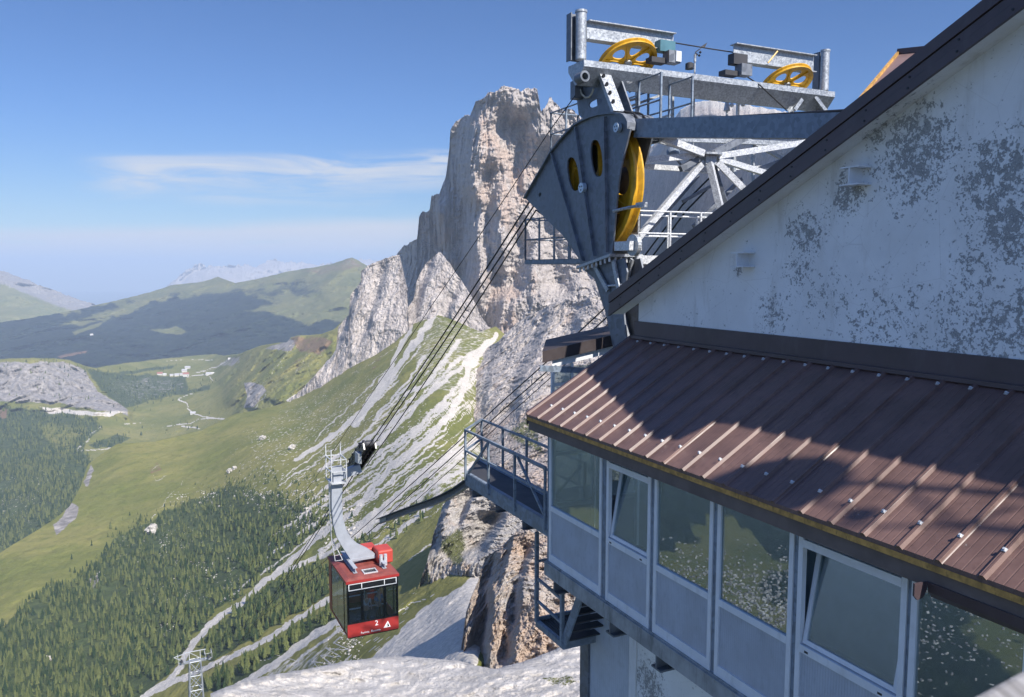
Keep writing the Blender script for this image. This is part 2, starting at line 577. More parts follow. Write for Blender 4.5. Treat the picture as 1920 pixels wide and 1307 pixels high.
class Layer:
    """terrain surface met by the sight lines: columns of constant azimuth from its skyline down, each vertex at its own true distance"""
    def __init__(self, name, mat, top, bot, ctrl, nx, ny, jag=0, jagf=.05, disp=(), escarp=(), feats=None, kind='structure', gamma=1.0, back=0.0, roll=None):
        x0, x1 = top[0][0], top[-1][0]
        px = np.linspace(x0, x1, nx); v = np.linspace(0, 1, ny) ** gamma
        tp = np.interp(px, [p[0] for p in top], [p[1] for p in top])
        bt = np.interp(px, [p[0] for p in bot], [p[1] for p in bot])
        if jag:
            q = np.stack([px * jagf, np.full(nx, x0 * .37 + 3), np.zeros(nx)], -1)
            tp = tp + jag * fbm(q, 5, .62)
        PX = np.repeat(px[None], ny, 0); PY = tp[None] + (bt - tp)[None] * v[:, None]
        lg = tps([(a, b, math.log(c)) for a, b, c in ctrl])
        Yd = np.exp(lg(PX, PY))
        if roll: Yd = Yd + roll[1] * np.clip(1 - (PY - tp[None]) / roll[0], 0, 1)
        P = at(PX, PY, Yd)
        for (amp, sc, st, octv, gain, rid, *mk) in disp:
            Q = P * np.array([1, 1, st]) / sc
            n = fbm(Q, octv, gain, ridged=rid)
            mval = 1.0 if not mk else mk[0](PX, PY)
            Yd = Yd - amp * n * mval
        for (pts, A, w1, w2) in escarp:
            ys = [p[1] for p in pts]; xs = [p[0] for p in pts]
            wob = 7 * fbm(np.stack([PX * .004, PY * .022, np.full(PX.shape, xs[0] * .1)], -1), 4)
            d = np.interp(PY, ys, xs) + wob - PX
            e = sstep(0, w1, d) * (1 - sstep(w1, w1 + w2, d))
            e = e * sstep(ys[0] - 10, ys[0] + 30, PY) * (1 - sstep(ys[-1] - 30, ys[-1] + 10, PY))
            Yd = Yd + A * e
        self.px, self.tp, self.bt, self.v, self.Y = px, tp, bt, v, Yd
        P = at(PX, PY, Yd)
        if back:
            # the far side falls away behind the skyline
            rows = []
            for k, (dy, dz) in enumerate(((.25, .12), (.6, .5), (1.0, 1.0))):
                q = P[0].copy(); q[:, 1] += back * dy; q[:, 0] += q[:, 0] / P[0][:, 1] * back * dy; q[:, 2] -= back * dz * .8
                rows.insert(0, q)
            P = np.concatenate([np.stack(rows), P]); nb = 3
        else:
            nb = 0
        attrs = {}
        for k, fn in (feats or {}).items():
            a = fn(PX, PY)
            attrs[k] = np.concatenate([np.repeat(a[:1], nb, 0), a]) if nb else a
        idx = np.arange((ny + nb) * nx).reshape(ny + nb, nx)
        quads = np.stack([idx[:-1, :-1], idx[1:, :-1], idx[1:, 1:], idx[:-1, 1:]], -1).reshape(-1, 4)
        self.o = np_mesh(name, P.reshape(-1, 3), quads, mat, attrs)
        tag(self.o, kind=kind)

    def point(self, px, py):
        px = np.asarray(px, float); py = np.asarray(py, float)
        nx, ny = len(self.px), len(self.v)
        fx = np.clip((px - self.px[0]) / (self.px[-1] - self.px[0]) * (nx - 1), 0, nx - 1.001); i = fx.astype(int); fx = fx - i
        tp = self.tp[i] * (1 - fx) + self.tp[i + 1] * fx; bt = self.bt[i] * (1 - fx) + self.bt[i + 1] * fx
        vv = np.clip((py - tp) / (bt - tp), 0, 1)
        fv = np.interp(vv, self.v, np.arange(ny)); fv = np.clip(fv, 0, ny - 1.001); j = fv.astype(int); fv = fv - j
        Y = (self.Y[j, i] * (1 - fx) + self.Y[j, i + 1] * fx) * (1 - fv) + (self.Y[j + 1, i] * (1 - fx) + self.Y[j + 1, i + 1] * fx) * fv
        return at(px, py, Y)


def streak(lines):
    """union of polylines (points px, py; last entry the half width), edges wobbling"""
    def fn(PX, PY):
        out = np.zeros(PX.shape)
        wob = fbm(np.stack([PX * .05, PY * .05, np.zeros(PX.shape)], -1), 4)
        for pts, w, strength in lines:
            xs = [p[0] for p in pts]; ys = [p[1] for p in pts]
            mk = (PX > min(xs) - 30) & (PX < max(xs) + 30) & (PY > min(ys) - 30) & (PY < max(ys) + 30)
            if not mk.any(): continue
            d, t = poly_dist(PX[mk] + wob[mk] * 7, PY[mk] + wob[mk] * 4, pts)
            out[mk] = np.maximum(out[mk], strength * sstep(w * 1.25, w * .45, d))
        return out
    return fn


def polys(lst):
    def fn(PX, PY):
        out = np.zeros(PX.shape)
        wob = fbm(np.stack([PX * .03, PY * .03, np.full(PX.shape, 5.0)], -1), 4)
        for pts, soft, strength in lst:
            out = np.maximum(out, strength * soft_poly(PX + wob * soft * 1.6, PY + wob * soft * 1.6, pts, soft))
        return out
    return fn
# ------------------------------------------------------------------ terrain
gp = W(); gp.add([(-44000, -8900, -1700), (44000, -8900, -1700), (44000, 61500, -1700), (-44000, 61500, -1700)], [(0, 1, 2, 3)])
gpo = gp.build('ground', M_ground); tag(gpo, kind='structure')
for n_, val in (('forest', .62),):
    a_ = gpo.data.attributes.new(n_, 'FLOAT', 'POINT'); a_.data.foreach_set('value', [val] * 4)

L1 = Layer('distant_mountains', M_rock,
           [(225, 566), (250, 560), (280, 552), (310, 540), (330, 522), (345, 508), (375, 493), (390, 499), (420, 498), (455, 496), (480, 500), (500, 490), (515, 484), (530, 490), (560, 493), (600, 496), (640, 491), (690, 487), (740, 494)],
           [(225, 640), (740, 640)],
           [(225, 566, 25000), (375, 493, 25000), (515, 484, 26000), (700, 490, 26000), (230, 640, 17000), (740, 640, 17000), (480, 560, 21000)], 360, 60,
           jag=11, jagf=.13, disp=[(1400, 2600, 1, 6, .55, True), (400, 700, .5, 5, .6, True)], feats={'scree': lambda a, b: .25 * np.ones(a.shape), 'grass': lambda a, b: sstep(520, 560, b)}, back=3000)
L1b = Layer('left_mountains', M_ground,
            [(-90, 500), (-20, 503), (5, 507), (20, 515), (50, 524), (70, 533), (90, 541), (105, 546), (125, 553), (150, 562), (185, 573), (215, 577)],
            [(-90, 640), (215, 640)],
            [(-60, 500, 13500), (0, 507, 13000), (105, 547, 12500), (190, 573, 12500), (0, 640, 9500), (200, 640, 9500)], 220, 70,
            jag=5, jagf=.08, disp=[(500, 1500, 1, 5, .55, True)], back=2000,
            feats={'rock': lambda a, b: sstep(38, 16, b - np.interp(a, [-90, 5, 105, 190], [500, 507, 547, 573])) * .9, 'forest': lambda a, b: .32 + 0 * a, 'red': lambda a, b: .12 + 0 * a})
L2 = Layer('forested_ridge', M_ground,
           [(-90, 612), (0, 604), (37, 600), (80, 592), (124, 585), (150, 580), (187, 570), (225, 562), (281, 548), (319, 535), (375, 529), (395, 523), (409, 519), (425, 525), (442, 531), (487, 522), (544, 508), (580, 503), (619, 496), (645, 487), (660, 483), (672, 488), (686, 497), (720, 512), (760, 530)],
           [(-90, 720), (760, 720)],
           [(0, 604, 8600), (187, 570, 9200), (319, 535, 9800), (409, 519, 9900), (544, 508, 9600), (660, 483, 9000), (750, 530, 8800), (0, 720, 5600), (300, 720, 5600), (740, 720, 5600), (150, 640, 7000), (450, 620, 7000), (650, 600, 7000)], 420, 130,
           jag=2.2, jagf=.06, disp=[(420, 1300, 1, 6, .55, True), (60, 260, 1, 4, .6, False)], back=2500,
           feats={'forest': lambda a, b: np.clip(
               polys([([(-90, 605), (200, 572), (300, 560), (430, 545), (520, 560), (560, 600), (640, 604), (760, 612), (760, 740), (-90, 740)], 20, .95),
                      ([(430, 545), (560, 520), (640, 555), (560, 560), (480, 560)], 16, .55)])(a, b)
               - polys([([(105, 607), (200, 585), (290, 560), (250, 590), (150, 613)], 7, .7), ([(135, 623), (195, 603), (185, 614), (140, 628)], 3, .9), ([(275, 617), (330, 610), (352, 622), (330, 628)], 4, .75), ([(450, 580), (520, 568), (640, 575), (700, 590), (560, 600)], 6, .6)])(a, b), 0, 1) * .96,
                  'far': lambda a, b: 1 + 0 * a,
                  'red': lambda a, b: polys([([(560, 512), (660, 482), (690, 500), (600, 520)], 5, .6), ([(105, 668), (165, 656), (160, 662), (115, 672)], 2, 1.0)])(a, b),
                  'rock': polys([([(635, 492), (660, 484), (685, 497), (650, 503)], 4, .45)])})

road3 = [([(336, 751), (351, 756), (351, 766), (362, 775), (380, 781), (409, 784.5), (420, 785)], 1.3, 1), ([(336, 751), (348, 742), (362, 737)], .9, 1), ([(421, 679), (391, 691), (376, 697), (368, 700)], 1.2, 1),
         ([(311, 799), (354, 794), (374, 786), (400, 784)], .9, 1), ([(139, 846), (165, 824), (178, 808), (190, 800)], 1.1, 1), ([(139, 846), (175, 844), (210, 841)], 1.0, 1), ([(310, 676), (360, 674), (400, 676)], .7, .9), ([(340, 799), (372, 803)], 1.6, 1), ([(395, 707), (398, 712), (402, 715)], .8, 1), ([(352, 707), (380, 703), (398, 700)], .8, 1), ([(230, 795), (262, 792)], .8, .9)]
L3 = Layer('pass_and_valley', M_ground,
           [(-90, 673), (0, 673), (60, 671), (100, 672), (130, 675), (160, 686), (180, 690), (200, 686), (240, 680), (300, 673), (370, 666), (405, 664), (420, 667), (450, 663), (480, 651), (500, 646), (520, 643), (538, 642), (545, 632), (560, 629), (600, 627), (625, 618), (640, 604), (660, 592), (740, 590)],
           [(-90, 1130), (740, 1130)],
           [(0, 673, 4300), (100, 672, 4400), (180, 690, 4700), (300, 673, 5600), (405, 664, 5700), (340, 706, 4900), (480, 651, 4300), (545, 632, 3900), (600, 627, 3600), (660, 592, 3600), (100, 715, 4150), (100, 752, 4080), (200, 770, 3800), (250, 830, 3400), (360, 770, 3800), (420, 830, 3000), (0, 760, 3950), (60, 850, 3000), (0, 1000, 2300), (150, 900, 2600), (450, 720, 3700), (560, 690, 3300), (600, 740, 2900), (300, 745, 4300), (200, 1000, 2200), (500, 900, 2300), (700, 700, 3000)], 460, 260,
           jag=1.6, jagf=.07, disp=[(60, 420, 1, 5, .5, False), (120, 230, .32, 6, .6, True, polys([([(-90, 670), (150, 678), (240, 760), (240, 785), (-90, 760)], 10, 1.0), ([(400, 670), (640, 620), (640, 720), (560, 760), (440, 770)], 14, 1.0)])), (30, 90, 1, 5, .6, False), (10, 34, 1, 4, .6, True)],
           back=800,
           feats={'rock': polys([([(-90, 678), (0, 677), (130, 679), (160, 695), (185, 735), (238, 765), (238, 778), (190, 770), (100, 757), (-90, 748)], 5, .86), ([(457, 717), (472, 717), (492, 722), (500, 733), (488, 752), (474, 763), (457, 766), (462, 742)], 3, .95), ([(400, 690), (430, 670), (452, 668), (452, 682), (430, 688)], 4, .55), ([(490, 655), (545, 634), (560, 640), (548, 660)], 4, .7), ([(200, 710), (300, 700), (350, 712), (340, 740), (250, 750)], 8, .42), ([(500, 650), (545, 643), (545, 652)], 3, .8)]),
                  'scree': lambda a, b: np.maximum(polys([([(72, 762), (190, 772), (244, 771), (206, 783), (180, 780), (90, 775)], 3, .75)])(a, b), streak([([(640, 690), (590, 716), (540, 752)], 2.5, .8), ([(500, 740), (478, 768)], 1.5, .6), ([(540, 660), (510, 700), (470, 745)], 1.2, .55), ([(575, 665), (555, 700)], 2, .5)])(a, b)),
                  'red': polys([([(545, 633), (600, 628), (628, 640), (600, 668), (560, 662)], 6, .8), ([(0, 763), (15, 768), (12, 785), (0, 786)], 3, 1.0), ([(550, 662), (580, 670), (560, 700), (540, 690)], 6, .5), ([(370, 665), (440, 664), (420, 672), (380, 672)], 4, .5)]),
                  'forest': lambda a, b: np.clip(polys([([(-90, 755), (60, 765), (120, 776), (180, 785), (190, 800), (150, 840), (175, 870), (150, 950), (60, 1010), (0, 1050), (-90, 1100)], 10, .9), ([(160, 690), (230, 700), (350, 705), (352, 730), (400, 718), (392, 732), (330, 745), (230, 765), (190, 735)], 6, .72), ([(165, 835), (215, 815), (245, 820), (215, 838), (180, 842)], 4, .95), ([(222, 698), (330, 685), (322, 691), (230, 702)], 2.5, .95)])(a, b)
                   - polys([([(90, 790), (170, 800), (140, 830), (120, 860), (60, 800)], 7, .5), ([(20, 870), (80, 850), (60, 900)], 8, .4)])(a, b), 0, 1),
                  'stony': polys([([(-90, 675), (100, 674), (180, 690), (240, 760), (180, 700), (-90, 690)], 6, .3), ([(420, 670), (640, 620), (640, 700), (520, 760), (440, 740)], 20, .3), ([(240, 780), (480, 770), (400, 810), (200, 830)], 14, .28), ([(-90, 880), (120, 870), (100, 960), (-90, 1040)], 14, .45), ([(190, 710), (340, 705), (330, 745), (220, 760)], 8, .5)]),
                  'road': streak(road3)})

# ---- the big meadow and scree slope
screel = [([(772, 612), (748, 655), (730, 695), (683, 764), (650, 797), (606, 830), (555, 862)], 5.0, .95),
          ([(812, 592), (785, 633), (734, 706), (679, 779), (664, 795)], 7.5, .95),
          ([(926, 632), (885, 666), (862, 690), (829, 717), (756, 775), (694, 819), (640, 850), (600, 880)], 4.2, .9),
          ([(930, 628), (905, 662), (878, 684), (869, 731), (847, 775), (803, 822), (737, 873), (697, 917), (665, 961), (641, 975), (597, 1006), (545, 1052), (509, 1082), (487, 1097), (455, 1130), (410, 1157), (362, 1205), (328, 1267), (274, 1303)], 6.5, 1.0),
          ([(740, 935), (690, 985), (619, 1035), (560, 1060), (509, 1082)], 5, .95),
          ([(880, 806), (840, 850), (810, 877), (719, 957), (660, 1000)], 4, .95), ([(905, 815), (869, 840), (774, 899), (712, 961), (655, 1005)], 6.5, .95), ([(890, 870), (820, 905), (760, 950), (690, 1000)], 4.5, .9),
          ([(650, 1105), (612, 1127), (561, 1157), (496, 1202), (427, 1233), (369, 1260), (308, 1288), (264, 1310)], 6, .95),
          ([(660, 1150), (636, 1164), (581, 1195), (533, 1233), (479, 1267), (440, 1290)], 8, .9), ([(640, 1180), (590, 1215), (540, 1250)], 4, .7),
          ([(600, 720), (570, 735), (545, 752)], 3, .8), ([(660, 700), (700, 680), (745, 648)], 1.5, .5), ([(700, 735), (640, 770), (600, 790)], 2, .5), ([(720, 850), (650, 890), (600, 925)], 2.2, .6), ([(590, 872), (550, 890), (524, 912)], 2, .7), ([(860, 640), (800, 720), (760, 740)], 5, .75), ([(900, 655), (850, 680), (800, 740), (740, 790)], 4, .7), ([(840, 740), (780, 800), (700, 860)], 2.6, .6), ([(345, 900), (310, 940), (275, 985)], 1.3, .55), ([(300, 870), (285, 885), (295, 903), (312, 890)], 1.4, .5)]
_r = np.random.RandomState(23)
for _k in range(78):
    if _k < 40: _x, _y = _r.uniform(740, 935), 0; _y = np.interp(_x, [740, 800, 935], [665, 620, 650]) + _r.uniform(0, 130)
    else: _x, _y = _r.uniform(640, 905), _r.uniform(800, 960)
    _a = _r.uniform(-.06, .06); _pl = [(_x, _y)]
    for _j in range(_r.randint(5, 15)):
        _t = np.interp(_y, [620, 760, 900], [2.16, 2.36, 2.52]) + _a + _r.uniform(-.10, .10)
        _x += 22 * math.cos(_t); _y += 22 * math.sin(_t); _pl.append((_x, _y))
    screel.append((_pl, float(_r.choice([1.0, 1.4, 2.0, 2.8])), float(_r.uniform(.6, .9))))
zig = [([(640, 1195), (625, 1205), (655, 1218), (612, 1216), (640, 1232), (600, 1228), (622, 1246), (585, 1240), (600, 1256), (560, 1262)], 1.1, 1), ([(655, 1165), (632, 1180), (650, 1190)], 1.0, 1), ([(490, 1240), (520, 1228), (560, 1240)], .9, .9), ([(800, 1125), (770, 1130), (745, 1150), (700, 1180)], 1.4, .9), ([(575, 1205), (545, 1225), (505, 1250)], .9, .9)]
forest4 = [([(-90, 1215), (0, 1178), (60, 1128), (95, 1100), (150, 1080), (215, 1012), (260, 985), (300, 962), (380, 925), (440, 905), (520, 925), (600, 965), (600, 992), (545, 1042), (480, 1092), (400, 1150), (355, 1200), (320, 1262), (262, 1310), (200, 1400), (-90, 1400)], 9, .95),
           ([(492, 1105), (600, 1048), (612, 1100), (600, 1120), (540, 1158), (480, 1198), (400, 1235), (372, 1225), (420, 1165)], 6, .8), ([(690, 1130), (610, 1150), (560, 1180), (500, 1218), (420, 1260), (380, 1290), (420, 1310), (520, 1240), (600, 1185)], 6, .75)]
L4 = Layer('mountain_slope', M_ground,
           [(-90, 1085), (0, 1036), (60, 1000), (100, 975), (130, 950), (150, 915), (165, 871), (190, 851), (220, 832), (290, 828), (380, 806), (440, 776), (500, 765), (545, 752), (600, 722), (650, 692), (700, 668), (740, 642), (780, 602), (810, 587), (850, 600), (900, 622), (930, 612), (960, 640), (1160, 720)],
           [(-90, 1420), (1160, 1420)],
           [(-60, 1080, 1450), (0, 1036, 1500), (130, 950, 1750), (165, 871, 2050), (220, 832, 2150), (380, 806, 2280), (545, 752, 2400), (650, 692, 2330), (740, 642, 2250), (810, 587, 2350), (930, 612, 2150), (300, 950, 1650), (500, 850, 1720), (700, 800, 1480), (850, 750, 1450), (1000, 750, 1900), (940, 830, 1500), (1000, 900, 1300), (0, 1300, 950), (200, 1250, 980), (300, 1100, 1230), (400, 1000, 1400), (600, 1000, 1080), (450, 1280, 680), (640, 1130, 760), (800, 1000, 820), (890, 900, 960), (800, 1150, 450), (866, 1220, 262), (880, 1110, 420), (840, 1190, 330), (700, 1240, 400), (1000, 1000, 900), (100, 1150, 1200), (0, 1400, 850), (500, 1400, 520), (1100, 1300, 350)], 620, 400,
           jag=1.2, jagf=.05, disp=[(40, 330, 1, 4, .5, False), (14, 70, 1, 5, .58, False), (24, 120, 1, 5, .6, True, polys([([(770, 600), (930, 600), (930, 700), (860, 790), (740, 760)], 30, 1.0), ([(620, 1150), (800, 1100), (900, 1150), (900, 1260), (560, 1280)], 20, .6)]))],
           back=500,
           feats={'scree': lambda a, b: np.maximum(streak(screel)(a, b), polys([([(785, 600), (830, 590), (932, 612), (920, 680), (895, 800), (860, 760), (810, 730), (775, 690), (775, 650)], 14, .46), ([(914, 1060), (874, 1093), (794, 1137), (750, 1181), (677, 1252), (765, 1252), (880, 1275), (920, 1180), (930, 1100)], 5, .88), ([(880, 800), (930, 830), (900, 900), (760, 960), (720, 980), (800, 900)], 12, .5), ([(640, 1190), (560, 1225), (480, 1270), (440, 1300), (600, 1260)], 10, .5)])(a, b)),
                  'stony': polys([([(560, 750), (700, 690), (800, 740), (900, 900), (760, 1000), (640, 1020), (520, 960), (420, 905), (470, 800)], 26, .62), ([(300, 930), (470, 880), (640, 1010), (520, 960)], 22, .45), ([(200, 1000), (330, 960), (480, 1100), (300, 1200)], 20, .32), ([(640, 1160), (820, 1110), (860, 1240), (600, 1260)], 16, .7)]),
                  'forest': lambda a, b: polys(forest4)(a, b) * (.62 + .38 * sstep(905, 1060, b)),
                  'rock': polys([([(100, 985), (132, 940), (150, 950), (142, 975), (105, 1005)], 4, .8), ([(155, 905), (170, 870), (178, 880), (165, 918)], 3, .7), ([(160, 1095), (190, 1062), (200, 1080), (175, 1105)], 4, .6), ([(700, 690), (760, 650), (770, 660), (720, 740)], 10, .3)]),
                  'red': polys([([(280, 880), (296, 862), (304, 880), (296, 905), (284, 900)], 3, .55), ([(700, 660), (725, 650), (715, 690), (690, 700)], 6, .5), ([(65, 1020), (95, 1005), (75, 1022)], 4, .5)]),
                  'road': streak(zig)})

# ---- the peak and its rock ribs
P5 = Layer('mountain_peak', M_rock,
           [(735, 480), (741, 477), (753, 467), (782, 448), (786, 405), (806, 391), (809, 368), (824, 363), (836, 330), (843, 275), (844, 246), (855, 226), (881, 216), (893, 192), (915, 174), (940, 166), (953, 163), (967, 162), (976, 168), (995, 164), (1007, 168), (1014, 207), (1022, 203), (1031, 184), (1040, 192), (1050, 202), (1071, 206), (1100, 226), (1140, 245), (1180, 262), (1192, 268)],
           [(735, 720), (1192, 720)],
           [(960, 170, 2680), (850, 240, 2790), (1030, 200, 2720), (950, 400, 2560), (860, 400, 2700), (740, 480, 3520), (790, 430, 3080), (825, 370, 2860), (960, 600, 2380), (1100, 300, 2700), (1200, 320, 2850), (1100, 550, 2330), (840, 560, 2660), (760, 600, 3060), (1200, 600, 2300), (900, 300, 2650), (960, 720, 2300), (740, 720, 2700), (1040, 420, 2560)], 460, 400,
           jag=13, jagf=.06, gamma=.95,
           disp=[(70, 230, .32, 7, .6, True), (46, 64, .18, 6, .62, True), (13, 20, .2, 4, .62, True), (16, 46, 2.6, 5, .62, True)],
           escarp=[([(918, 178), (898, 260), (892, 330), (908, 400), (905, 500), (905, 590)], 210, 42, 50), ([(858, 235), (850, 330), (836, 400), (846, 470), (850, 560)], 120, 22, 50), ([(1012, 205), (1012, 290), (1010, 380), (1016, 470), (990, 560)], 150, 38, 50), ([(950, 300), (945, 400), (955, 520), (940, 640)], 105, 30, 30), ([(1085, 260), (1070, 380), (1090, 470), (1100, 560)], 190, 50, 50), ([(968, 180), (958, 240), (962, 300)], 60, 16, 26), ([(1150, 300), (1130, 420), (1145, 540)], 150, 38, 50), ([(880, 500), (895, 560), (950, 640)], 90, 34, 40)],
           feats={'warm': lambda a, b: polys([([(900, 200), (1000, 190), (1010, 330), (960, 420), (900, 380)], 40, .46), ([(920, 520), (1000, 500), (960, 640), (930, 640)], 24, .45), ([(790, 400), (850, 380), (830, 560), (790, 540)], 22, .4)])(a, b) + .22}, back=700)
SA = Layer('rock_spur', M_rock,
           [(535, 757), (545, 748), (568, 728), (600, 692), (622, 668), (630, 655), (634, 612), (645, 600), (654, 590), (657, 553), (668, 540), (677, 528), (676.5, 508), (690, 498), (701, 493), (725, 484), (749, 477), (757, 512), (765, 545), (764.5, 575), (770, 640)],
           [(535, 775), (600, 755), (650, 720), (770, 665)],
           [(540, 757, 2440), (630, 655, 2420), (677, 520, 2500), (749, 477, 2480), (765, 545, 2400), (700, 600, 2360), (650, 700, 2340), (760, 640, 2290), (640, 620, 2440), (580, 745, 2380)], 260, 240,
           jag=5, jagf=.07, disp=[(34, 120, .4, 7, .6, True), (11, 34, .3, 5, .62, True), (2.5, 9, .5, 3, .6, True)],
           escarp=[([(690, 500), (672, 560), (655, 620), (620, 690)], 40, 14, 30), ([(735, 490), (715, 560), (690, 640)], 28, 12, 24)],
           feats={'warm': lambda a, b: .16 + 0 * a, 'scree': lambda a, b: .2 + 0 * a}, back=350)
SB = Layer('rock_tower', M_rock,
           [(726, 648), (735, 630), (742, 605), (755, 590), (768, 572), (776, 560), (781, 530), (788, 512), (800, 492), (812, 482), (824, 472), (832, 480), (845, 497), (868, 530), (885, 556), (900, 590), (915, 612), (935, 620), (965, 650)],
           [(726, 668), (780, 640), (820, 640), (880, 690), (965, 700)],
           [(728, 648, 2360), (768, 572, 2420), (824, 472, 2470), (845, 500, 2420), (900, 590, 2330), (960, 650, 2200), (800, 560, 2370), (850, 600, 2280), (780, 640, 2260), (900, 680, 2150)], 220, 170,
           jag=4, jagf=.08, disp=[(32, 110, .4, 7, .6, True), (10, 32, .3, 5, .62, True), (2.5, 9, .5, 3, .6, True)],
           escarp=[([(824, 474), (800, 540), (790, 600)], 45, 14, 34), ([(868, 535), (850, 590), (850, 650)], 45, 14, 34)],
           feats={'warm': lambda a, b: .2 + 0 * a, 'scree': lambda a, b: .15 + .3 * sstep(560, 640, b)}, back=300)
SD = Layer('rock_ribs', M_rock,
           [(876, 790), (882, 740), (892, 700), (903, 668), (915, 650), (935, 640), (950, 622), (975, 600), (1000, 588), (1028, 574), (1045, 566), (1062, 562), (1085, 566), (1100, 560), (1112, 548), (1124, 560), (1140, 590), (1200, 600)],
           [(876, 812), (905, 850), (935, 900), (965, 940), (1000, 970), (1030, 1010), (1200, 1040)],
           [(880, 780, 1520), (903, 668, 1900), (1000, 588, 1820), (1112, 548, 1700), (1200, 600, 1600), (1000, 700, 1480), (920, 740, 1480), (930, 800, 1360), (1000, 860, 1120), (1100, 700, 1380), (1100, 900, 1000), (1040, 640, 1600), (960, 930, 980), (1040, 1000, 880)], 280, 320,
           jag=7, jagf=.07, disp=[(40, 130, .5, 7, .6, True), (15, 38, .4, 5, .62, True), (4, 10, .5, 3, .6, True), (10, 50, 2.4, 5, .6, True)],
           escarp=[([(1050, 570), (1020, 640), (990, 700), (975, 800)], 42, 26, 60), ([(950, 630), (925, 690), (915, 780)], 26, 18, 40), ([(1105, 560), (1085, 660), (1060, 780)], 40, 24, 50)],
           feats={'warm': lambda a, b: .26 + .3 * sstep(700, 800, b), 'grass': polys([([(940, 810), (1000, 780), (1020, 850), (980, 840)], 10, .6)]), 'scree': polys([([(890, 720), (920, 690), (930, 730), (900, 800)], 8, .5), ([(900, 800), (940, 780), (960, 860), (930, 900)], 8, .45)])}, back=300)
P7 = Layer('shaded_mountain', M_rock,
           [(1150, 300), (1205, 285), (1225, 272), (1240, 262), (1262, 224), (1275, 206), (1300, 193), (1325, 187), (1350, 190), (1365, 196), (1420, 200), (1440, 204), (1500, 218), (1620, 250)],
           [(1150, 620), (1620, 620)],
           [(1160, 300, 4300), (1230, 300, 3600), (1262, 225, 3250), (1325, 192, 2720), (1440, 208, 2150), (1600, 250, 1700), (1400, 400, 2050), (1300, 450, 2650), (1200, 480, 3600), (1170, 600, 3700), (1400, 600, 1950), (1500, 420, 1680)], 260, 240,
           jag=6, jagf=.06, disp=[(36, 150, .3, 6, .6, True), (12, 30, .3, 5, .66, True)], roll=(26, 520),
           feats={'warm': lambda a, b: .22 + 0 * a, 'scree': lambda a, b: .6 * sstep(26, 0, b - np.interp(a, [1262, 1300, 1440, 1620], [224, 193, 204, 250]))}, back=600)
L6a = Layer('rock_buttress', M_rock_near,
            [(776, 1120), (790, 1085), (806, 1035), (812, 1005), (822, 975), (830, 948), (842, 930), (862, 912), (885, 902), (905, 905), (925, 915), (945, 925), (962, 945), (985, 955), (1010, 960), (1040, 975)],
            [(776, 1165), (800, 1160), (840, 1150), (874, 1140), (905, 1120), (930, 1120), (1040, 1150)],
            [(780, 1120, 585), (812, 1000, 608), (885, 902, 660), (985, 955, 600), (1030, 1000, 560), (850, 1030, 570), (900, 1070, 500), (1030, 1100, 470), (840, 1100, 545), (920, 980, 580), (780, 1165, 590), (850, 1150, 575), (920, 1120, 530)], 240, 220,
            jag=6, jagf=.08, disp=[(22, 46, .75, 7, .6, True), (7, 12, .8, 5, .6, True), (2, 3.5, 1, 3, .6, True)],
            escarp=[([(905, 905), (880, 960), (868, 1000)], 26, 14, 30), ([(968, 945), (938, 1000), (905, 1050)], 56, 30, 60), ([(850, 925), (835, 980), (822, 1050)], 22, 14, 30)],
            feats={'grass': polys([([(860, 985), (872, 995), (880, 1030), (866, 1068), (845, 1060), (826, 1035), (835, 1005)], 12, .66), ([(776, 1100), (800, 1060), (812, 1090), (800, 1120)], 5, .6), ([(835, 1090), (860, 1080), (850, 1110)], 4, .5)]), 'warm': lambda a, b: .3 + .2 * sstep(1000, 1100, b)}, back=90)
L6b = Layer('rock_pillar', M_rock_near,
            [(858, 1262), (864, 1225), (868, 1195), (874, 1150), (884, 1120), (896, 1092), (905, 1060), (912, 1045), (930, 1032), (950, 1015), (968, 995), (980, 985), (992, 995), (1005, 1002), (1030, 1004), (1060, 1006), (1120, 1010)],
            [(858, 1290), (1120, 1290)],
            [(862, 1250, 256), (874, 1150, 270), (910, 1045, 290), (980, 985, 288), (1060, 1006, 280), (950, 1100, 248), (1000, 1200, 226), (915, 1240, 232), (1100, 1200, 222), (1030, 1100, 246), (895, 1180, 248)], 260, 280,
            jag=5, jagf=.08, disp=[(11, 24, .75, 7, .6, True), (3.6, 6, .85, 5, .62, True), (1.0, 1.8, 1, 3, .6, True)],
            escarp=[([(945, 1030), (930, 1100), (924, 1180), (918, 1255)], 20, 20, 40), ([(1010, 1005), (985, 1090), (975, 1180), (960, 1250)], 11, 18, 40), ([(968, 1000), (955, 1060), (940, 1110)], 8, 14, 30)],
            feats={'warm': lambda a, b: .62 + 0 * a}, back=40)
L6c = Layer('rock_slab', M_slab,
            [(395, 1312), (425, 1298), (450, 1289), (485, 1280), (520, 1272), (560, 1265), (600, 1257), (650, 1246), (700, 1240), (735, 1236), (770, 1237), (800, 1240), (830, 1243), (860, 1246), (895, 1256), (930, 1262), (965, 1252), (1000, 1241), (1040, 1224), (1075, 1207), (1130, 1196)],
            [(395, 1470), (1130, 1470)],
            [(400, 1310, 150), (600, 1257, 175), (800, 1240, 185), (930, 1262, 170), (1040, 1224, 180), (1100, 1200, 185), (450, 1460, 122), (700, 1460, 120), (1100, 1460, 112), (800, 1330, 153), (1000, 1320, 148)], 420, 120,
            jag=3, jagf=.07, disp=[(7, 26, 1, 6, .55, False), (2.2, 7, 1, 5, .6, True)],
            feats={'scree': lambda a, b: .12 + 0 * a, 'grass': polys([([(1010, 1270), (1070, 1262), (1085, 1280), (1040, 1290)], 5, .55), ([(620, 1275), (720, 1262), (700, 1272), (640, 1285)], 4, .35)])}, back=30)
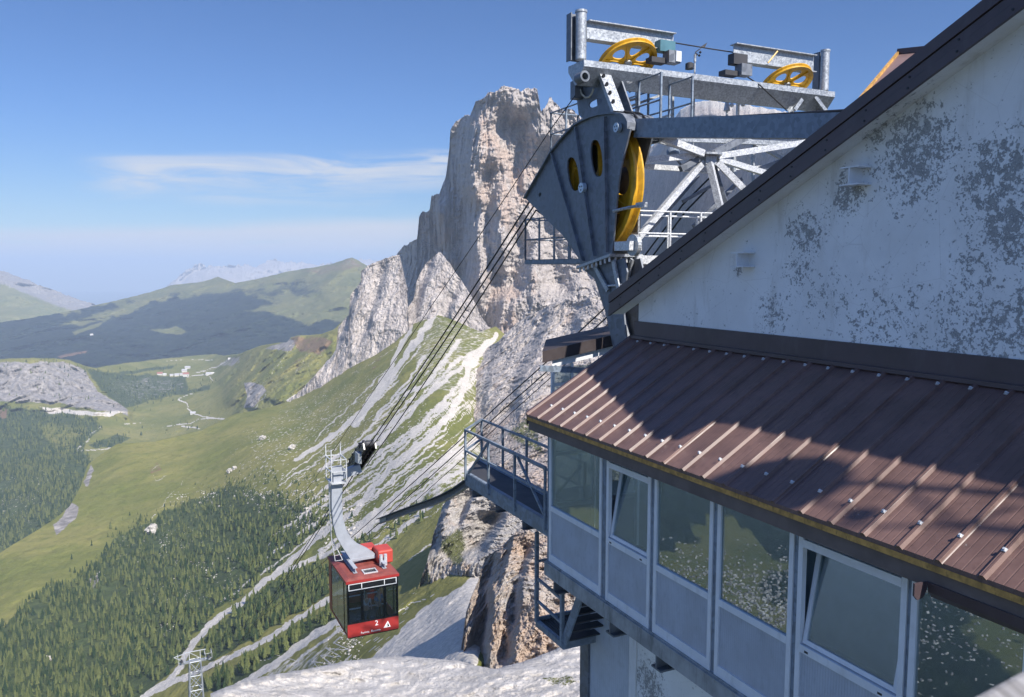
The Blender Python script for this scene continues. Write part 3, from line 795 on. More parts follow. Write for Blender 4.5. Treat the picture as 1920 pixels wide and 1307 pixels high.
# ------------------------------------------------------------------ trees, stones, far houses
def leafmat(name, a, b):
    m, nt, bs = newmat(name)
    oi = nt.node('ShaderNodeObjectInfo'); v = nt.wpos()
    f = nt.math('ADD', nt.math('MULTIPLY', nt.noise(v, .09, 3, .6), .6), nt.math('MULTIPLY', nt.noise(v, 1.1, 3, .7), .4))
    tone = nt.math('ADD', nt.attr('tone'), nt.math('MULTIPLY', oi.outputs['Random'], 1.0 if False else .999))
    f = nt.math('ADD', nt.math('MULTIPLY', f, .55), nt.math('MULTIPLY', nt.math('FRACT', tone), .45))
    nt.l.new(nt.mix(nt.ramp(f, .3, .7), a, b), bs.inputs['Base Color'])
    bs.inputs['Roughness'].default_value = .9; bs.inputs['Specular IOR Level'].default_value = .15
    return m
M_leaf = leafmat('spruce needles', (.022, .044, .017), (.128, .145, .048))
M_bark = paint('spruce bark', (.11, .08, .06), .9)

rng = np.random.RandomState(5)


def conifer(h, r, tiers=6, seg=8, seed=0):
    """jagged drooping tiers of needle fans round a stem; unit local coordinates, base at the origin"""
    rs = np.random.RandomState(seed)
    vs = []; fs = []
    for k in range(tiers):
        t0 = .10 + .86 * k / tiers; t1 = min(1.0, t0 + 1.55 / tiers)
        rad = r * (1 - t0) ** .8 * (0.85 + .3 * rs.rand()); top = len(vs)
        vs.append((0, 0, h * t1))
        ph = rs.rand() * 6.28
        for j in range(2 * seg):
            a = ph + math.pi * j / seg
            rr = rad * ((.82 + .36 * rs.rand()) if j % 2 == 0 else (.42 + .2 * rs.rand()))
            vs.append((rr * math.cos(a), rr * math.sin(a), h * (t0 - (.035 if j % 2 == 0 else -.02) + .03 * rs.randn() * .5)))
        for j in range(2 * seg):
            fs.append((top, top + 1 + j, top + 1 + (j + 1) % (2 * seg)))
    return np.array(vs), np.array(fs)


def scatter(fn, n, box):
    out = []
    while sum(len(o) for o in out) < n:
        q = rng.rand(n * 3, 2) * [box[2] - box[0], box[3] - box[1]] + [box[0], box[1]]
        p = fn(q[:, 0], q[:, 1])
        out.append(q[rng.rand(len(q)) < p])
    return np.concatenate(out)[:n]


_sc = streak(screel); _f4 = polys(forest4)
fringe = polys([([(380, 925), (470, 870), (600, 900), (650, 960), (600, 1010), (520, 960)], 30, .40), ([(60, 1128), (150, 1040), (230, 960), (300, 962), (215, 1012), (150, 1080)], 10, .10), ([(420, 1170), (660, 1010), (700, 1010), (640, 1110), (480, 1200)], 12, .45), ([(640, 1020), (740, 1010), (820, 960), (800, 930), (700, 985)], 8, .22)])
def dens4(a, b):
    cl = fbm(np.stack([a * .022, b * .03, np.zeros(a.shape)], -1), 4)
    d = _f4(a, b) * np.clip(.62 + 1.3 * cl, .06, 1) + fringe(a, b) * np.clip(.5 + 1.6 * cl, 0, 1)
    d = d * (1 - np.clip(_sc(a, b) * 1.6, 0, 1))
    d = d * (1 - soft_poly(a, b, [(395, 1090), (450, 1060), (470, 1080), (420, 1120)], 8) * .9)
    # fewer per picture area nearer by, where each is larger
    return np.clip(d * np.interp(b, [900, 1050, 1310], [1.0, .62, .34]), 0, 1)


pts = scatter(dens4, 5600, (-60, 880, 880, 1320))
G = L4.point(pts[:, 0], pts[:, 1])
order = np.argsort(G[:, 1]); pts, G = pts[order], G[order]
hts = rng.triangular(5.5, 11, 17.5, len(G)) * np.interp(pts[:, 1], [900, 1000, 1100], [.55, .85, 1.0])

protos = []
for k in range(6):
    v, f = conifer(1.0, .19 + .03 * (k % 3), 7, 7, k)
    me = bpy.data.meshes.new('spruce_tree'); me.from_pydata([tuple(p) for p in v], [], [tuple(t) for t in f]); me.materials.append(M_leaf); me.update()
    tk = bpy.data.meshes.new('trunk'); cyl = W(); cyl.tube([(0, 0, -.12), (0, 0, .3), (0, 0, .9)], [.022, .018, .004], 6)
    tk.from_pydata(cyl.v, [], cyl.f); tk.materials.append(M_bark); tk.update()
    protos.append((me, tk))
vis = (pts[:, 0] > 2) & (pts[:, 0] < 640) & (pts[:, 1] < 1300)
solo = [i for i in range(len(G)) if vis[i]][:300]
for n, i in enumerate(solo):
    me, tk = protos[n % 6]
    o = bpy.data.objects.new('spruce_tree', me); COL.objects.link(o)
    s = hts[i]; o.location = G[i]; o.scale = (s * rng.uniform(.85, 1.25), s * rng.uniform(.85, 1.25), s); o.rotation_euler = (0, 0, rng.rand() * 6.28)
    tag(o, 'green spruce among the nearest trees of the dense forest at lower left', 'tree', 'nearest spruces of the lower forest')
    if n < 60:
        t = bpy.data.objects.new('trunk', tk); COL.objects.link(t); t.parent = o


def tree_mass(name, G, hts, tiers, seg):
    V = []; Fc = []; Tn = []; n = 0
    var = [conifer(1.0, (.13, .17, .2, .22, .25, .28, .19, .24)[k], tiers, seg, 40 + k) for k in range(8)]
    for i in range(len(G)):
        v, f = var[i % 8]; a = rng.rand() * 6.28; c, s_ = math.cos(a), math.sin(a)
        w = rng.uniform(.85, 1.3)
        q = np.stack([(v[:, 0] * c - v[:, 1] * s_) * w, (v[:, 0] * s_ + v[:, 1] * c) * w, v[:, 2]], -1) * hts[i] + G[i]
        V.append(q); Fc.append(f + n); n += len(v); Tn.append(np.full(len(v), rng.rand()))
    o = np_mesh(name, np.concatenate(V), np.concatenate(Fc), M_leaf, {'tone': np.concatenate(Tn)}, smooth=False)
    return tag(o, kind='stuff')
rest = np.setdiff1d(np.arange(len(G)), np.array(solo))
tree_mass('forest', G[rest], hts[rest], 4, 5)

# sparse larches across the valley
_f3 = polys([([(-60, 757), (60, 766), (120, 777), (180, 786), (190, 800), (150, 840), (175, 868), (150, 945), (60, 1006), (0, 1045), (-60, 1090)], 8, 1.0), ([(165, 690), (230, 702), (345, 708), (350, 728), (392, 722), (380, 735), (240, 765), (195, 735)], 5, .7), ([(165, 835), (215, 815), (245, 820), (215, 838), (182, 842)], 3, 1.0), ([(224, 698), (330, 685), (322, 691), (232, 702)], 2, 1.0), ([(360, 722), (410, 712), (400, 722)], 2, .9), ([(0, 676), (100, 674), (165, 690), (200, 730), (150, 700), (0, 690)], 4, .22), ([(0, 690), (150, 695), (230, 765), (100, 755), (0, 745)], 8, .05), ([(200, 700), (300, 690), (420, 720), (300, 760), (220, 780)], 14, .12), ([(230, 800), (480, 770), (440, 800), (260, 830)], 10, .06)])
p3_ = scatter(lambda a, b: np.clip(_f3(a, b) * (.5 + 1.5 * fbm(np.stack([a * .03, b * .03, 9 + 0 * a], -1), 4)), 0, 1), 4200, (-60, 410, 680, 1080))
tree_mass('valley_forest', L3.point(p3_[:, 0], p3_[:, 1]), rng.uniform(11, 20, len(p3_)), 3, 4)

# loose stones over the upper meadow
ico = [(0, 0, 1)] + [(math.cos(k * 1.047) * .87, math.sin(k * 1.047) * .87, .35) for k in range(6)] + [(math.cos(k * 1.047 + .5) * .8, math.sin(k * 1.047 + .5) * .8, -.5) for k in range(6)]
icf = [(0, 1 + k, 1 + (k + 1) % 6) for k in range(6)] + [(1 + k, 7 + k, 1 + (k + 1) % 6) for k in range(6)] + [(1 + (k + 1) % 6, 7 + k, 7 + (k + 1) % 6) for k in range(6)]
ico = np.array(ico); icf = np.array(icf)
def stones(name, P, S, mat):
    V = []; Fc = []
    for i in range(len(P)):
        q = ico * (1 + .3 * rng.randn(13, 1)) * (S[i] * np.array([rng.uniform(.7, 1.4), rng.uniform(.7, 1.4), rng.uniform(.45, .9)])) + P[i]
        V.append(q); Fc.append(icf + 13 * i)
    return np_mesh(name, np.concatenate(V), np.concatenate(Fc), mat, smooth=False)
stonyp = polys([([(545, 760), (700, 690), (800, 740), (900, 890), (770, 1000), (640, 1020), (520, 960), (430, 905), (470, 800)], 22, 1.0), ([(300, 940), (430, 890), (640, 1000), (520, 960)], 12, .4), ([(640, 1160), (820, 1110), (850, 1230), (600, 1255)], 12, .8), ([(230, 1010), (330, 970), (480, 1090), (300, 1200)], 14, .18)])
ps = scatter(lambda a, b: np.clip(stonyp(a, b) * np.clip(.25 + 1.7 * fbm(np.stack([a * .025, b * .025, 3 + 0 * a], -1), 4), .02, 1), 0, 1), 2600, (300, 920, 680, 1260))
M_stone = paint('pale limestone', (.42, .39, .35), .95, var=.3, vscale=.4)
GS = L4.point(ps[:, 0], ps[:, 1])
tag(stones('loose_stones', GS, np.exp(rng.normal(-.32, .55, len(GS))) * GS[:, 1] / 1300, M_stone), kind='stuff')

def boulder(px, py, wpx, hpx, label, layer=L4, seed=0):
    p = layer.point(np.array([px]), np.array([py]))[0]; k = p[1] / F
    rs = np.random.RandomState(seed)
    n1, n2 = 14, 9; vs = []; fs = []
    for i in range(n2):
        for j in range(n1):
            th = math.pi * i / (n2 - 1); ph = 2 * math.pi * j / n1
            d = np.array([math.sin(th) * math.cos(ph), math.sin(th) * math.sin(ph), math.cos(th)])
            r = 1 + .9 * float(fbm(d * 1.6 + seed * 7.1, 3)) + .10 * rs.randn()
            vs.append(p + d * r * np.array([wpx * k * .42, wpx * k * .42, hpx * k * .42]) + [0, 0, hpx * k * .25])
    for i in range(n2 - 1):
        for j in range(n1): fs.append((i * n1 + j, (i + 1) * n1 + j, (i + 1) * n1 + (j + 1) % n1, i * n1 + (j + 1) % n1))
    mb = W(); mb.add(vs, fs); o = mb.build('boulder', M_stone)
    tag(o, label, 'boulder', 'boulders on the mountain slope')
boulder(285, 998, 26, 22, 'large grey boulder at the upper edge of the dark forest, below the meadow', seed=1)
boulder(492, 824, 14, 12, 'pale boulder standing alone highest on the stony green meadow', seed=2)
boulder(430, 886, 12, 12, 'larger of two neighbouring boulders on the meadow left of the gondola hanger', seed=3)
boulder(440, 880, 10, 10, 'smaller of two neighbouring boulders on the meadow left of the gondola hanger', seed=4)
boulder(548, 842, 14, 14, 'grey rounded boulder in the stony field left of the carriage wheels', seed=5)
boulder(90, 1240, 13, 16, 'grey boulder showing among the trees at the lower left corner', seed=6)

# huts and inns round the pass, far across the valley
M_hwall = paint('lime washed wall', (.60, .58, .54), .9); M_hroof = paint('grey sheet roof', (.42, .41, .42), .7); M_hred = paint('rusty red roof', (.33, .13, .10), .8)
def hut(px, py, wpx, rise, roofm, label, layer=L3, turn=.2):
    p = layer.point(np.array([px]), np.array([py]))[0]; w = wpx * p[1] / F
    t = thing('mountain_inn' if wpx > 7 else 'hut', label, 'building', p, 'buildings round the pass')
    c, s = math.cos(turn), math.sin(turn); L, Wd, H = w / 2, w * .32, w * rise
    X = lambda q: p + np.array([q[0] * c - q[1] * s, q[0] * s + q[1] * c, q[2]])
    a = MB(X); a.box(-L, L, -Wd, Wd, -3, H); a.build('wall', M_hwall, t)
    r = MB(X); e = 1.12
    r.add([(-L * e, -Wd * e, H - .3), (L * e, -Wd * e, H - .3), (L * e, 0, H + Wd * .8), (-L * e, 0, H + Wd * .8), (-L * e, Wd * e, H - .3), (L * e, Wd * e, H - .3), (-L * e, -Wd * e, H + .2), (L * e, -Wd * e, H + .2), (L * e, 0, H + Wd * .8 + .5), (-L * e, 0, H + Wd * .8 + .5), (-L * e, Wd * e, H + .2), (L * e, Wd * e, H + .2)],
          [(6, 7, 8, 9), (9, 8, 11, 10), (0, 3, 2, 1), (3, 4, 5, 2), (0, 1, 7, 6), (4, 10, 11, 5), (0, 6, 9, 3), (3, 9, 10, 4), (1, 2, 8, 7), (2, 5, 11, 8)])
    r.build('roof', roofm, t)
for a in [(300, 703, 9, .32, M_hred, 'long inn with red roof, leftmost by the pass road'), (309, 704, 6, .4, M_hwall, 'white hut just right of the long red roofed inn'), (322, 705, 6, .4, M_hroof, 'small pale hut in the middle of the row at the pass'),
          (332, 705, 8, .35, M_hroof, 'wide pale inn left of the tallest white inn at the pass'), (341, 704, 6, .5, M_hroof, 'narrow pale house touching the tallest white inn'), (349, 706, 10, .5, M_hred, 'tallest white inn with red front in the pass settlement'),
          (346, 697, 9, .3, M_hroof, 'low grey building uphill behind the tallest white inn'), (352, 691, 9, .25, M_hroof, 'highest grey roof above the pass settlement'), (392, 703, 10, .25, M_hroof, 'white low building alone right of the pass settlement beside the road'), (399, 701, 5, .35, M_hwall, 'tiny white hut at the right end of the pass'),
          (362, 776, 9, .22, M_hroof, 'flat grey farm building beside the winding valley road'), (430, 674, 4, .5, M_hwall, 'tiny pale hut on the skyline meadow above the pass')]:
    hut(*a)
for a in [(172, 549 + 80, 5, .4, M_hwall, 'lone white farm high in the hazy wooded ridge at left')]:
    hut(*a, layer=L2)

# ---- the valley to the left of the picture: the windows look down into it
nr, na = 120, 220
rr = np.exp(np.linspace(math.log(260), math.log(24000), nr)); aa = np.radians(np.linspace(-150, -33.5, na))
RR, AA = np.meshgrid(rr, aa, indexing='ij')
X, Y = RR * np.sin(AA), RR * np.cos(AA)
zb = np.interp(RR, [260, 600, 1200, 2000, 2600, 3600, 4600, 6500, 9000], [-200, -430, -760, -1060, -1130, -1150, -1080, -420, 150])
w72 = sstep(math.radians(-69), math.radians(-75), AA)
zb = zb * (1 - w72) + np.interp(RR, [260, 600, 1200, 2000, 2600, 3600, 9000, 13000, 20000], [-200, -430, -760, -1060, -1130, -1190, -1330, -900, -200]) * w72
zb = zb + 60 * fbm(np.stack([X / 900, Y / 900, 0 * X], -1), 5) * np.interp(RR, [260, 2000, 3800, 5000, 12000, 20000], [.6, .5, .25, 1.2, 1.0, 5.0])
flat = ((RR > 1900) & (RR < 3500 + 300 * np.sin(AA * 37))).astype(float)
mead = flat * sstep(-.05, .12, fbm(np.stack([X / 1100, Y / 1100, 5 + 0 * X], -1), 4) + .12)
idx = np.arange(nr * na).reshape(nr, na)
qd = np.stack([idx[:-1, :-1], idx[:-1, 1:], idx[1:, 1:], idx[1:, :-1]], -1).reshape(-1, 4)
rdl = np.abs(X + 2500 + 260 * np.sin(Y / 420)) < 22
vo = np_mesh('valley', np.stack([X, Y, zb], -1).reshape(-1, 3), qd, M_ground, {'forest': np.clip(.92 - mead, 0, 1), 'far': .7 + 0 * X, 'road': 0 * X})
tag(vo, kind='structure')
vv = W()
cnt = 0
while cnt < 3000:
    a = R(rng.uniform(-96, -42)); r = rng.uniform(2150, 3500)
    if rng.rand() > np.exp(-((math.degrees(a) + 69) / 9) ** 2 - ((r - 2750) / 380) ** 2) + .02: continue
    i = int(np.searchsorted(rr, r)); j = int(np.searchsorted(aa, a)); z = zb[min(i, nr - 1), min(j, na - 1)]
    x, y = r * math.sin(a), r * math.cos(a); w = rng.uniform(2.4, 5.5); d = rng.uniform(2, 3.8); h = rng.uniform(3, 6); tt = rng.rand() * 3
    c, s = math.cos(tt), math.sin(tt)
    q = [(-w, -d, -6), (w, -d, -6), (w, d, -6), (-w, d, -6), (-w, -d, h), (w, -d, h), (w, d, h), (-w, d, h), (-w, 0, h + d * .6), (w, 0, h + d * .6)]
    vv.add([(x + e * c - f * s, y + e * s + f * c, z + g) for e, f, g in q], [(0, 1, 5, 4), (2, 3, 7, 6), (1, 2, 6, 9, 5), (3, 0, 4, 8, 7), (4, 5, 9, 8), (6, 7, 8, 9)]); cnt += 1
M_town = paint('town roofs and walls', (.34, .31, .28), .9, var=.75, vscale=.05)
tag(vv.build('valley_town', M_town), kind='stuff')
# ------------------------------------------------------------------ the station building
M_white = paint('white aluminium frame', (.72, .73, .74), .45, var=.05, grime=.25, gcol=(.4, .39, .36))
M_panel = None
def groove_mat(name, col, period, depth=.004, axis='s', rough=.5, grime=.3, scratch=0.0, var=.08):
    """coated sheet with narrow grooves a period apart along the wing (s) or up the roof"""
    m, nt, bs = newmat(name)
    g = nt.node('ShaderNodeNewGeometry')
    dt = nt.node('ShaderNodeVectorMath', operation='DOT_PRODUCT'); nt.l.new(g.outputs['Position'], dt.inputs[0]); dt.inputs[1].default_value = tuple(D) if axis == 's' else tuple(O)
    ph = nt.math('FRACT', nt.math('DIVIDE', dt.outputs['Value'], period))
    gr = nt.math('ADD', nt.ramp(ph, 0, .10, 0, 1), nt.ramp(ph, .88, .98, 0, -1))
    v = nt.wpos(); n1 = nt.noise(v, 1.7, 5, .65); n2 = nt.noise(nt.wpos((1, 1, .4)), 9, 5, .7)
    c = nt.mix(nt.ramp(n1, .3, .7), tuple(x * (1 - var) for x in col), tuple(x * (1 + var) for x in col))
    c = nt.mix(nt.math('MULTIPLY', nt.ramp(n2, .5, .75), grime), c, tuple(x * .45 for x in col))
    if scratch:
        q = nt.node('ShaderNodeMapping'); nt.l.new(g.outputs['Position'], q.inputs[0]); q.inputs['Rotation'].default_value = (0, 0, .6); q.inputs['Scale'].default_value = (9, .9, 3)
        n3 = nt.noise(q.outputs[0], 3.0, 6, .75)
        n4 = nt.voro(v, 5.5)
        c = nt.mix(nt.math('MULTIPLY', nt.ramp(n3, .68, .76), nt.math('MULTIPLY', nt.ramp(n1, .45, .6), scratch)), c, (.5, .48, .47))
        c = nt.mix(nt.ramp(n4, .035, .02, 0, .7), c, (.6, .58, .57))
    nt.l.new(c, bs.inputs['Base Color'])
    nt.l.new(nt.ramp(n1, .2, .8, rough * .8, rough * 1.25), bs.inputs['Roughness'])
    nt.l.new(nt.bump(gr, 1.0, depth), bs.inputs['Normal'])
    return m
M_panel = groove_mat('ribbed gallery panel', (.44, .47, .52), .042, .004)
M_clad = groove_mat('ribbed wall cladding', (.50, .54, .60), .075, .01)
M_brown = groove_mat('brown roof sheet', (.150, .088, .072), .105, .003, rough=.42, grime=.5, scratch=.7, var=.2)
M_fascia = paint('brown fascia sheet', (.075, .052, .056), .4, var=.16, vscale=1.2, grime=.3, gcol=(.12, .10, .10))
M_ochre = paint('weathered ochre eave edge', (.48, .27, .075), .85, var=.3, vscale=9, grime=.6, gcol=(.10, .07, .03))
M_soff = paint('eave board', (.15, .115, .098), .8, var=.2)
M_steel = galv('galvanised steel', (.40, .42, .44))
M_steel_b = galv('bright galvanised steel', (.58, .59, .60), .35, .5, 34)
M_steel_d = galv('dull steel plate', (.17, .185, .21), .35, .5, 9)
M_steel_blue = galv('painted grey blue steel', (.20, .24, .29), .2, .5, 12)
M_dark = paint('dark interior steel', (.04, .04, .045), .6)
M_black = paint('black rubber and grease', (.018, .018, .02), .55)
M_rope = paint('steel wire rope', (.035, .034, .036), .5, metal=.4)
M_yel = paint('yellow enamel', (.60, .33, .02), .42, var=.18, vscale=5, grime=.6, gcol=(.25, .13, .02))
M_inner = paint('gallery inside wall', (.36, .38, .37), .9)

m, nt, bs = newmat('concrete edge'); v = nt.wpos()
n1 = nt.noise(v, 2.2, 6, .65); n2 = nt.noise(nt.wpos((1, 1, .12)), 6, 5, .7)
c = nt.mix(nt.ramp(n1, .3, .7), (.25, .25, .235), (.40, .40, .385)); c = nt.mix(nt.ramp(n2, .5, .7, 0, .7), c, (.12, .12, .11)); c = nt.mix(nt.ramp(nt.noise(v, 1.1, 3, .5), .58, .68, 0, .6), c, (.42, .42, .42))
nt.l.new(c, bs.inputs['Base Color']); bs.inputs['Roughness'].default_value = .9
nt.l.new(nt.bump(nt.noise(v, 30, 4, .6), .4, .006), bs.inputs['Normal']); M_conc = m

# white plaster with flaking patches: the flakes gather in a few places
m, nt, bs = newmat('flaking white plaster'); v = nt.wpos()
blob = None
for px, py, rad, amp in [(1720, 290, 1.15, 1.0), (1590, 362, .62, 1.0), (1510, 440, .7, .95), (1500, 500, .5, .8), (1870, 330, 1.0, 1.0), (1890, 420, .9, 1.0), (1830, 500, .7, .8), (1650, 610, 1.2, .62), (1450, 590, .8, .6), (1820, 630, 1.4, .7), (1900, 600, .9, .85), (1550, 560, .9, .5), (1385, 505, .26, .7), (1700, 560, .8, .45), (1650, 250, .4, .8), (1290, 600, .45, .45), (1215, 1290, .9, 1.0), (1240, 1220, .4, .9)]:
    o_ = 2.2 if py < 800 else 1.0
    p = B(on_o(px, py, o_)); dn = nt.node('ShaderNodeVectorMath', operation='DISTANCE'); nt.l.new(v, dn.inputs[0]); dn.inputs[1].default_value = tuple(p)
    r_ = nt.ramp(dn.outputs['Value'], rad, rad * .1, 0, amp)
    blob = r_ if blob is None else nt.math('MAXIMUM', blob, r_)
fine = nt.noise(v, 7.5, 8, .76, .35); tiny = nt.noise(v, 26, 5, .72)
f = nt.math('ADD', nt.math('MULTIPLY', fine, .58), nt.math('MULTIPLY', tiny, .42))
flake = nt.ramp(nt.math('ADD', f, nt.math('MULTIPLY', blob, .120)), .60, .622)
big = nt.noise(v, .9, 4, .6); stain = nt.noise(nt.wpos((1, 1, .2)), 3, 5, .65)
base = nt.mix(nt.ramp(big, .3, .7), (.76, .755, .735), (.85, .85, .835)); base = nt.mix(nt.ramp(stain, .52, .75, 0, .5), base, (.50, .47, .42))
crack = nt.ramp(nt.voro(v, 1.1, 'DISTANCE_TO_EDGE'), .0, .006, .25, 0)
base = nt.mix(crack, base, (.42, .4, .38))
under = nt.mix(nt.ramp(tiny, .35, .65), (.25, .25, .245), (.40, .395, .38))
c = nt.mix(flake, base, under)
nt.l.new(c, bs.inputs['Base Color']); bs.inputs['Roughness'].default_value = .92
hgt = nt.math('SUBTRACT', nt.math('MULTIPLY', nt.noise(v, 40, 4, .6), .15), nt.math('MULTIPLY', flake, 1.0))
nt.l.new(nt.bump(hgt, .9, .006), bs.inputs['Normal']); M_plaster = m

# window glass: part mirror, part clear
def schlick(nt, base, power=4.0):
    g = nt.node('ShaderNodeNewGeometry'); d = nt.node('ShaderNodeVectorMath', operation='DOT_PRODUCT')
    nt.l.new(g.outputs['Normal'], d.inputs[0]); nt.l.new(g.outputs['Incoming'], d.inputs[1])
    k = nt.math('POWER', nt.math('SUBTRACT', 1.0, nt.math('ABSOLUTE', d.outputs['Value']), True), power)
    return nt.math('ADD', base, nt.math('MULTIPLY', k, 1 - base), True)
m, nt, bs = newmat('window glass'); nt.n.remove(bs)
gl = nt.node('ShaderNodeBsdfGlossy'); gl.inputs['Roughness'].default_value = 0.0; gl.inputs['Color'].default_value = (.80, .92, 1.0, 1)
tr = nt.node('ShaderNodeBsdfTransparent'); tr.inputs['Color'].default_value = (.72, .78, .78, 1)
ms = nt.node('ShaderNodeMixShader'); nt.l.new(schlick(nt, .23), ms.inputs[0]); nt.l.new(tr.outputs[0], ms.inputs[1]); nt.l.new(gl.outputs[0], ms.inputs[2])
nt.l.new(ms.outputs[0], nt.n['Material Output'].inputs['Surface']); M_glass = m

ST = thing('cable_car_station', 'white plastered cable car station with brown metal roofs and a glazed gallery', 'building', B((-2, 3, -14)))

# the rake: top and bottom lines of the fascia on the plane o = 1.85
OF = 1.85
up_ = [on_o(*p, OF) for p in [(1160, 542), (1504, 275), (1850, 0)]]; lo_ = [on_o(*p, OF) for p in [(1207, 557), (1440, 389), (1920, 57)]]
ku, bu = np.polyfit([p[0] for p in up_], [p[2] for p in up_], 1); kl, bl = np.polyfit([p[0] for p in lo_], [p[2] for p in lo_], 1)
zu = lambda s: ku * s + bu
zl = lambda s: zu(s) - .43
S0, S1 = .74, -10.85                       # lower end and ridge
def rake_plate(o0, o1, d0, d1, sa=S0, sb=S1):
    """strip following the rake, d0..d1 below the top line"""
    mb = MB(); mb.plate([(sa, zu(sa) - d1), (sa, zu(sa) - d0), (sb, zu(sb) - d0), (sb, zu(sb) - d1)], [], lambda a, b, t: (a, t, b), o0, o1)
    return mb
rake_plate(OF + .004, 15.5, .03, .22).build('main_roof', M_fascia, ST)
fb = rake_plate(OF - .05, OF, -.02, .15); fb.build('rake_board', M_fascia, ST)
rake_plate(OF - .028, OF, .165, .285).build('rake_board', M_fascia, ST)
rake_plate(OF - .05, OF, .30, .43).build('rake_board', M_fascia, ST)
rake_plate(OF + .0, 2.2, .37, .40).build('soffit', M_plaster, ST)
scr = MB(None); scr.disc((0, 0, 0), tuple(O), .016, .012, 8); sc0 = None
for k in range(16):
    s = .3 - .68 * k
    for d in (.225, .37):
        p = (s, OF - (.03 if d < .3 else .052), zu(s) - d)
        if sc0 is None: sc0 = so_ = scr.build('screw', M_black)
        else: so_ = sc0.copy(); COL.objects.link(so_)
        so_.parent = ST; so_.location = B(p) - root_loc(ST)
gw = MB(); gw.plate([(.18, -14), (.18, zu(.18) - .3), (S1, zu(S1) - .3), (S1 - .01, 4.12), (-20, 3.1), (-20, -14)], [], lambda a, b, t: (a, t, b), 2.2, 2.5); gw.build('gable_wall', M_plaster, ST)
ew = MB(); ew.box(-.10, .178, 2.503, 15, -14, zu(.1) - .24); ew.build('end_wall', M_plaster, ST)
fr_ = MB(); fr_.plate([(S1, 4.0), (S1, 4.2), (-20, 3.18), (-20, 2.98)], [], lambda a, b, t: (a, t, b), 2.503, 15.5); fr_.build('rear_roof', M_fascia, ST)
for px, py, k in [(1598, 330, 1.0), (1387, 487, .95)]:
    s, o, z = on_o(px, py, 2.0)
    sb = MB(); sb.ibeam((s, 1.93, z), (s, 2.2, z), .27 * k, .34 * k, .022); sb.build('steel_stub', M_white, ST)
# raised rear roof seen over the rake
dm = MB(); q = [on_o(x, y, o_) for x, y, o_ in [(1612, 186, 5.0), (1686, 98, 7.0), (1745, 92, 7.0), (1715, 196, 5.0)]]
dm.add(q + [(a, o_ + .25, c_ - .12) for a, o_, c_ in q], [(0, 1, 2, 3), (7, 6, 5, 4), (0, 4, 5, 1), (1, 5, 6, 2), (2, 6, 7, 3), (3, 7, 4, 0)])
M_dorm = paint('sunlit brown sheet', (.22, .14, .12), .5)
dm.build('raised_roof', M_dorm, ST)
ed = MB(); a_, b_, c_ = [on_o(x, y, o_) for x, y, o_ in [(1612, 186, 4.97), (1686, 97, 6.97), (1735, 92, 6.97)]]; ed.bar(a_, b_, .05, .06); ed.build('roof_edge_trim', M_ochre, ST)
ed2 = MB(); ed2.bar(b_, c_, .14, .10); ed2.build('roof_cap', M_fascia, ST)

# ---- glazed gallery: roof
EO, EZ, TO, TZ = -.30, -2.93, 2.18, -1.46
slope = (TZ - EZ) / (TO - EO); zr = lambda o: EZ + slope * (o - EO)
SL, SR = .44, -20.0
rf = MB(); rf.add([(s, o, zr(o) + d) for s in (SL, SR) for o in (EO, TO) for d in (0, -.05)], [(0, 4, 6, 2), (1, 3, 7, 5), (0, 1, 5, 4), (2, 6, 7, 3), (0, 2, 3, 1), (4, 5, 7, 6)]); rf.build('gallery_roof', M_brown, ST)
seams = [SL - .03 - .462 * k for k in range(44)]
sm = MB()
nrm = np.array([0, -slope, 1.0]) / math.hypot(1, slope)
for s in seams:
    a = np.array((s, EO - .012, zr(EO - .012))); b = np.array((s, TO, zr(TO)))
    h = .042; w0, w1 = .042, .020
    vs = [a + (x, 0, 0) + nrm * y for x, y in ((-w0, .001), (-w1, h), (w1, h), (w0, .001))] + [b + (x, 0, 0) + nrm * y for x, y in ((-w0, .001), (-w1, h), (w1, h), (w0, .001))]
    sm.add(vs, [(0, 1, 5, 4), (1, 2, 6, 5), (2, 3, 7, 6), (0, 3, 2, 1), (4, 5, 6, 7)])
sm.build('roof_seams', M_brown, ST)
clip = MB(None); clip.box(-.022, .022, -.022, .022, 0, .012); clip.box(-.012, .012, -.013, .013, .012, .03)
cl0 = None; Mc = paint('bare aluminium clip', (.62, .63, .64), .4, metal=.3)
zax = Vector(np.array(nrm[1]) * O + np.array([0, 0, nrm[2]])); xax = Vector(D); yax = zax.cross(xax)
rot = Matrix((xax, yax, zax)).transposed().to_euler()
for k, s in enumerate(seams[1:26]):
    for o in (.02, TO - .13):
        p = B((s, o, zr(o))) + (nrm[1] * O + np.array([0, 0, nrm[2]])) * .042
        if cl0 is None:
            cl0 = clip.build('seam_clip', Mc); c_ob = cl0
        else:
            c_ob = cl0.copy(); COL.objects.link(c_ob)
        c_ob.parent = ST; c_ob.location = p - root_loc(ST); c_ob.rotation_euler = rot
fl = MB(); fl.box(SR, .30, 2.172, 2.198, TZ - .02, -1.09); fl.box(SR, .34, 2.12, 2.17, TZ, TZ + .06); fl.build('wall_flashing', M_fascia, ST)
ey = MB(); ey.box(SR, SL - .01, EO - .006, EO + .05, EZ - .118, EZ - .0505); ey.build('eave_edge', M_ochre, ST)
eb = MB(); eb.box(SR, SL - .03, -.275, -.24, -3.24, EZ - .1185); eb.box(SR, SL - .03, -.24, .12, -3.12, -3.09); eb.build('eave_board', M_soff, ST)
rk = MB(); rk.add([(s, o, zr(o) + d) for s in (SL - .002, SL + .03) for o in (EO, TO) for d in (.05, -.22)], [(0, 2, 3, 1), (4, 5, 7, 6), (0, 4, 6, 2), (1, 3, 7, 5), (0, 1, 5, 4), (2, 6, 7, 3)]); rk.build('gallery_rake_board', M_fascia, ST)

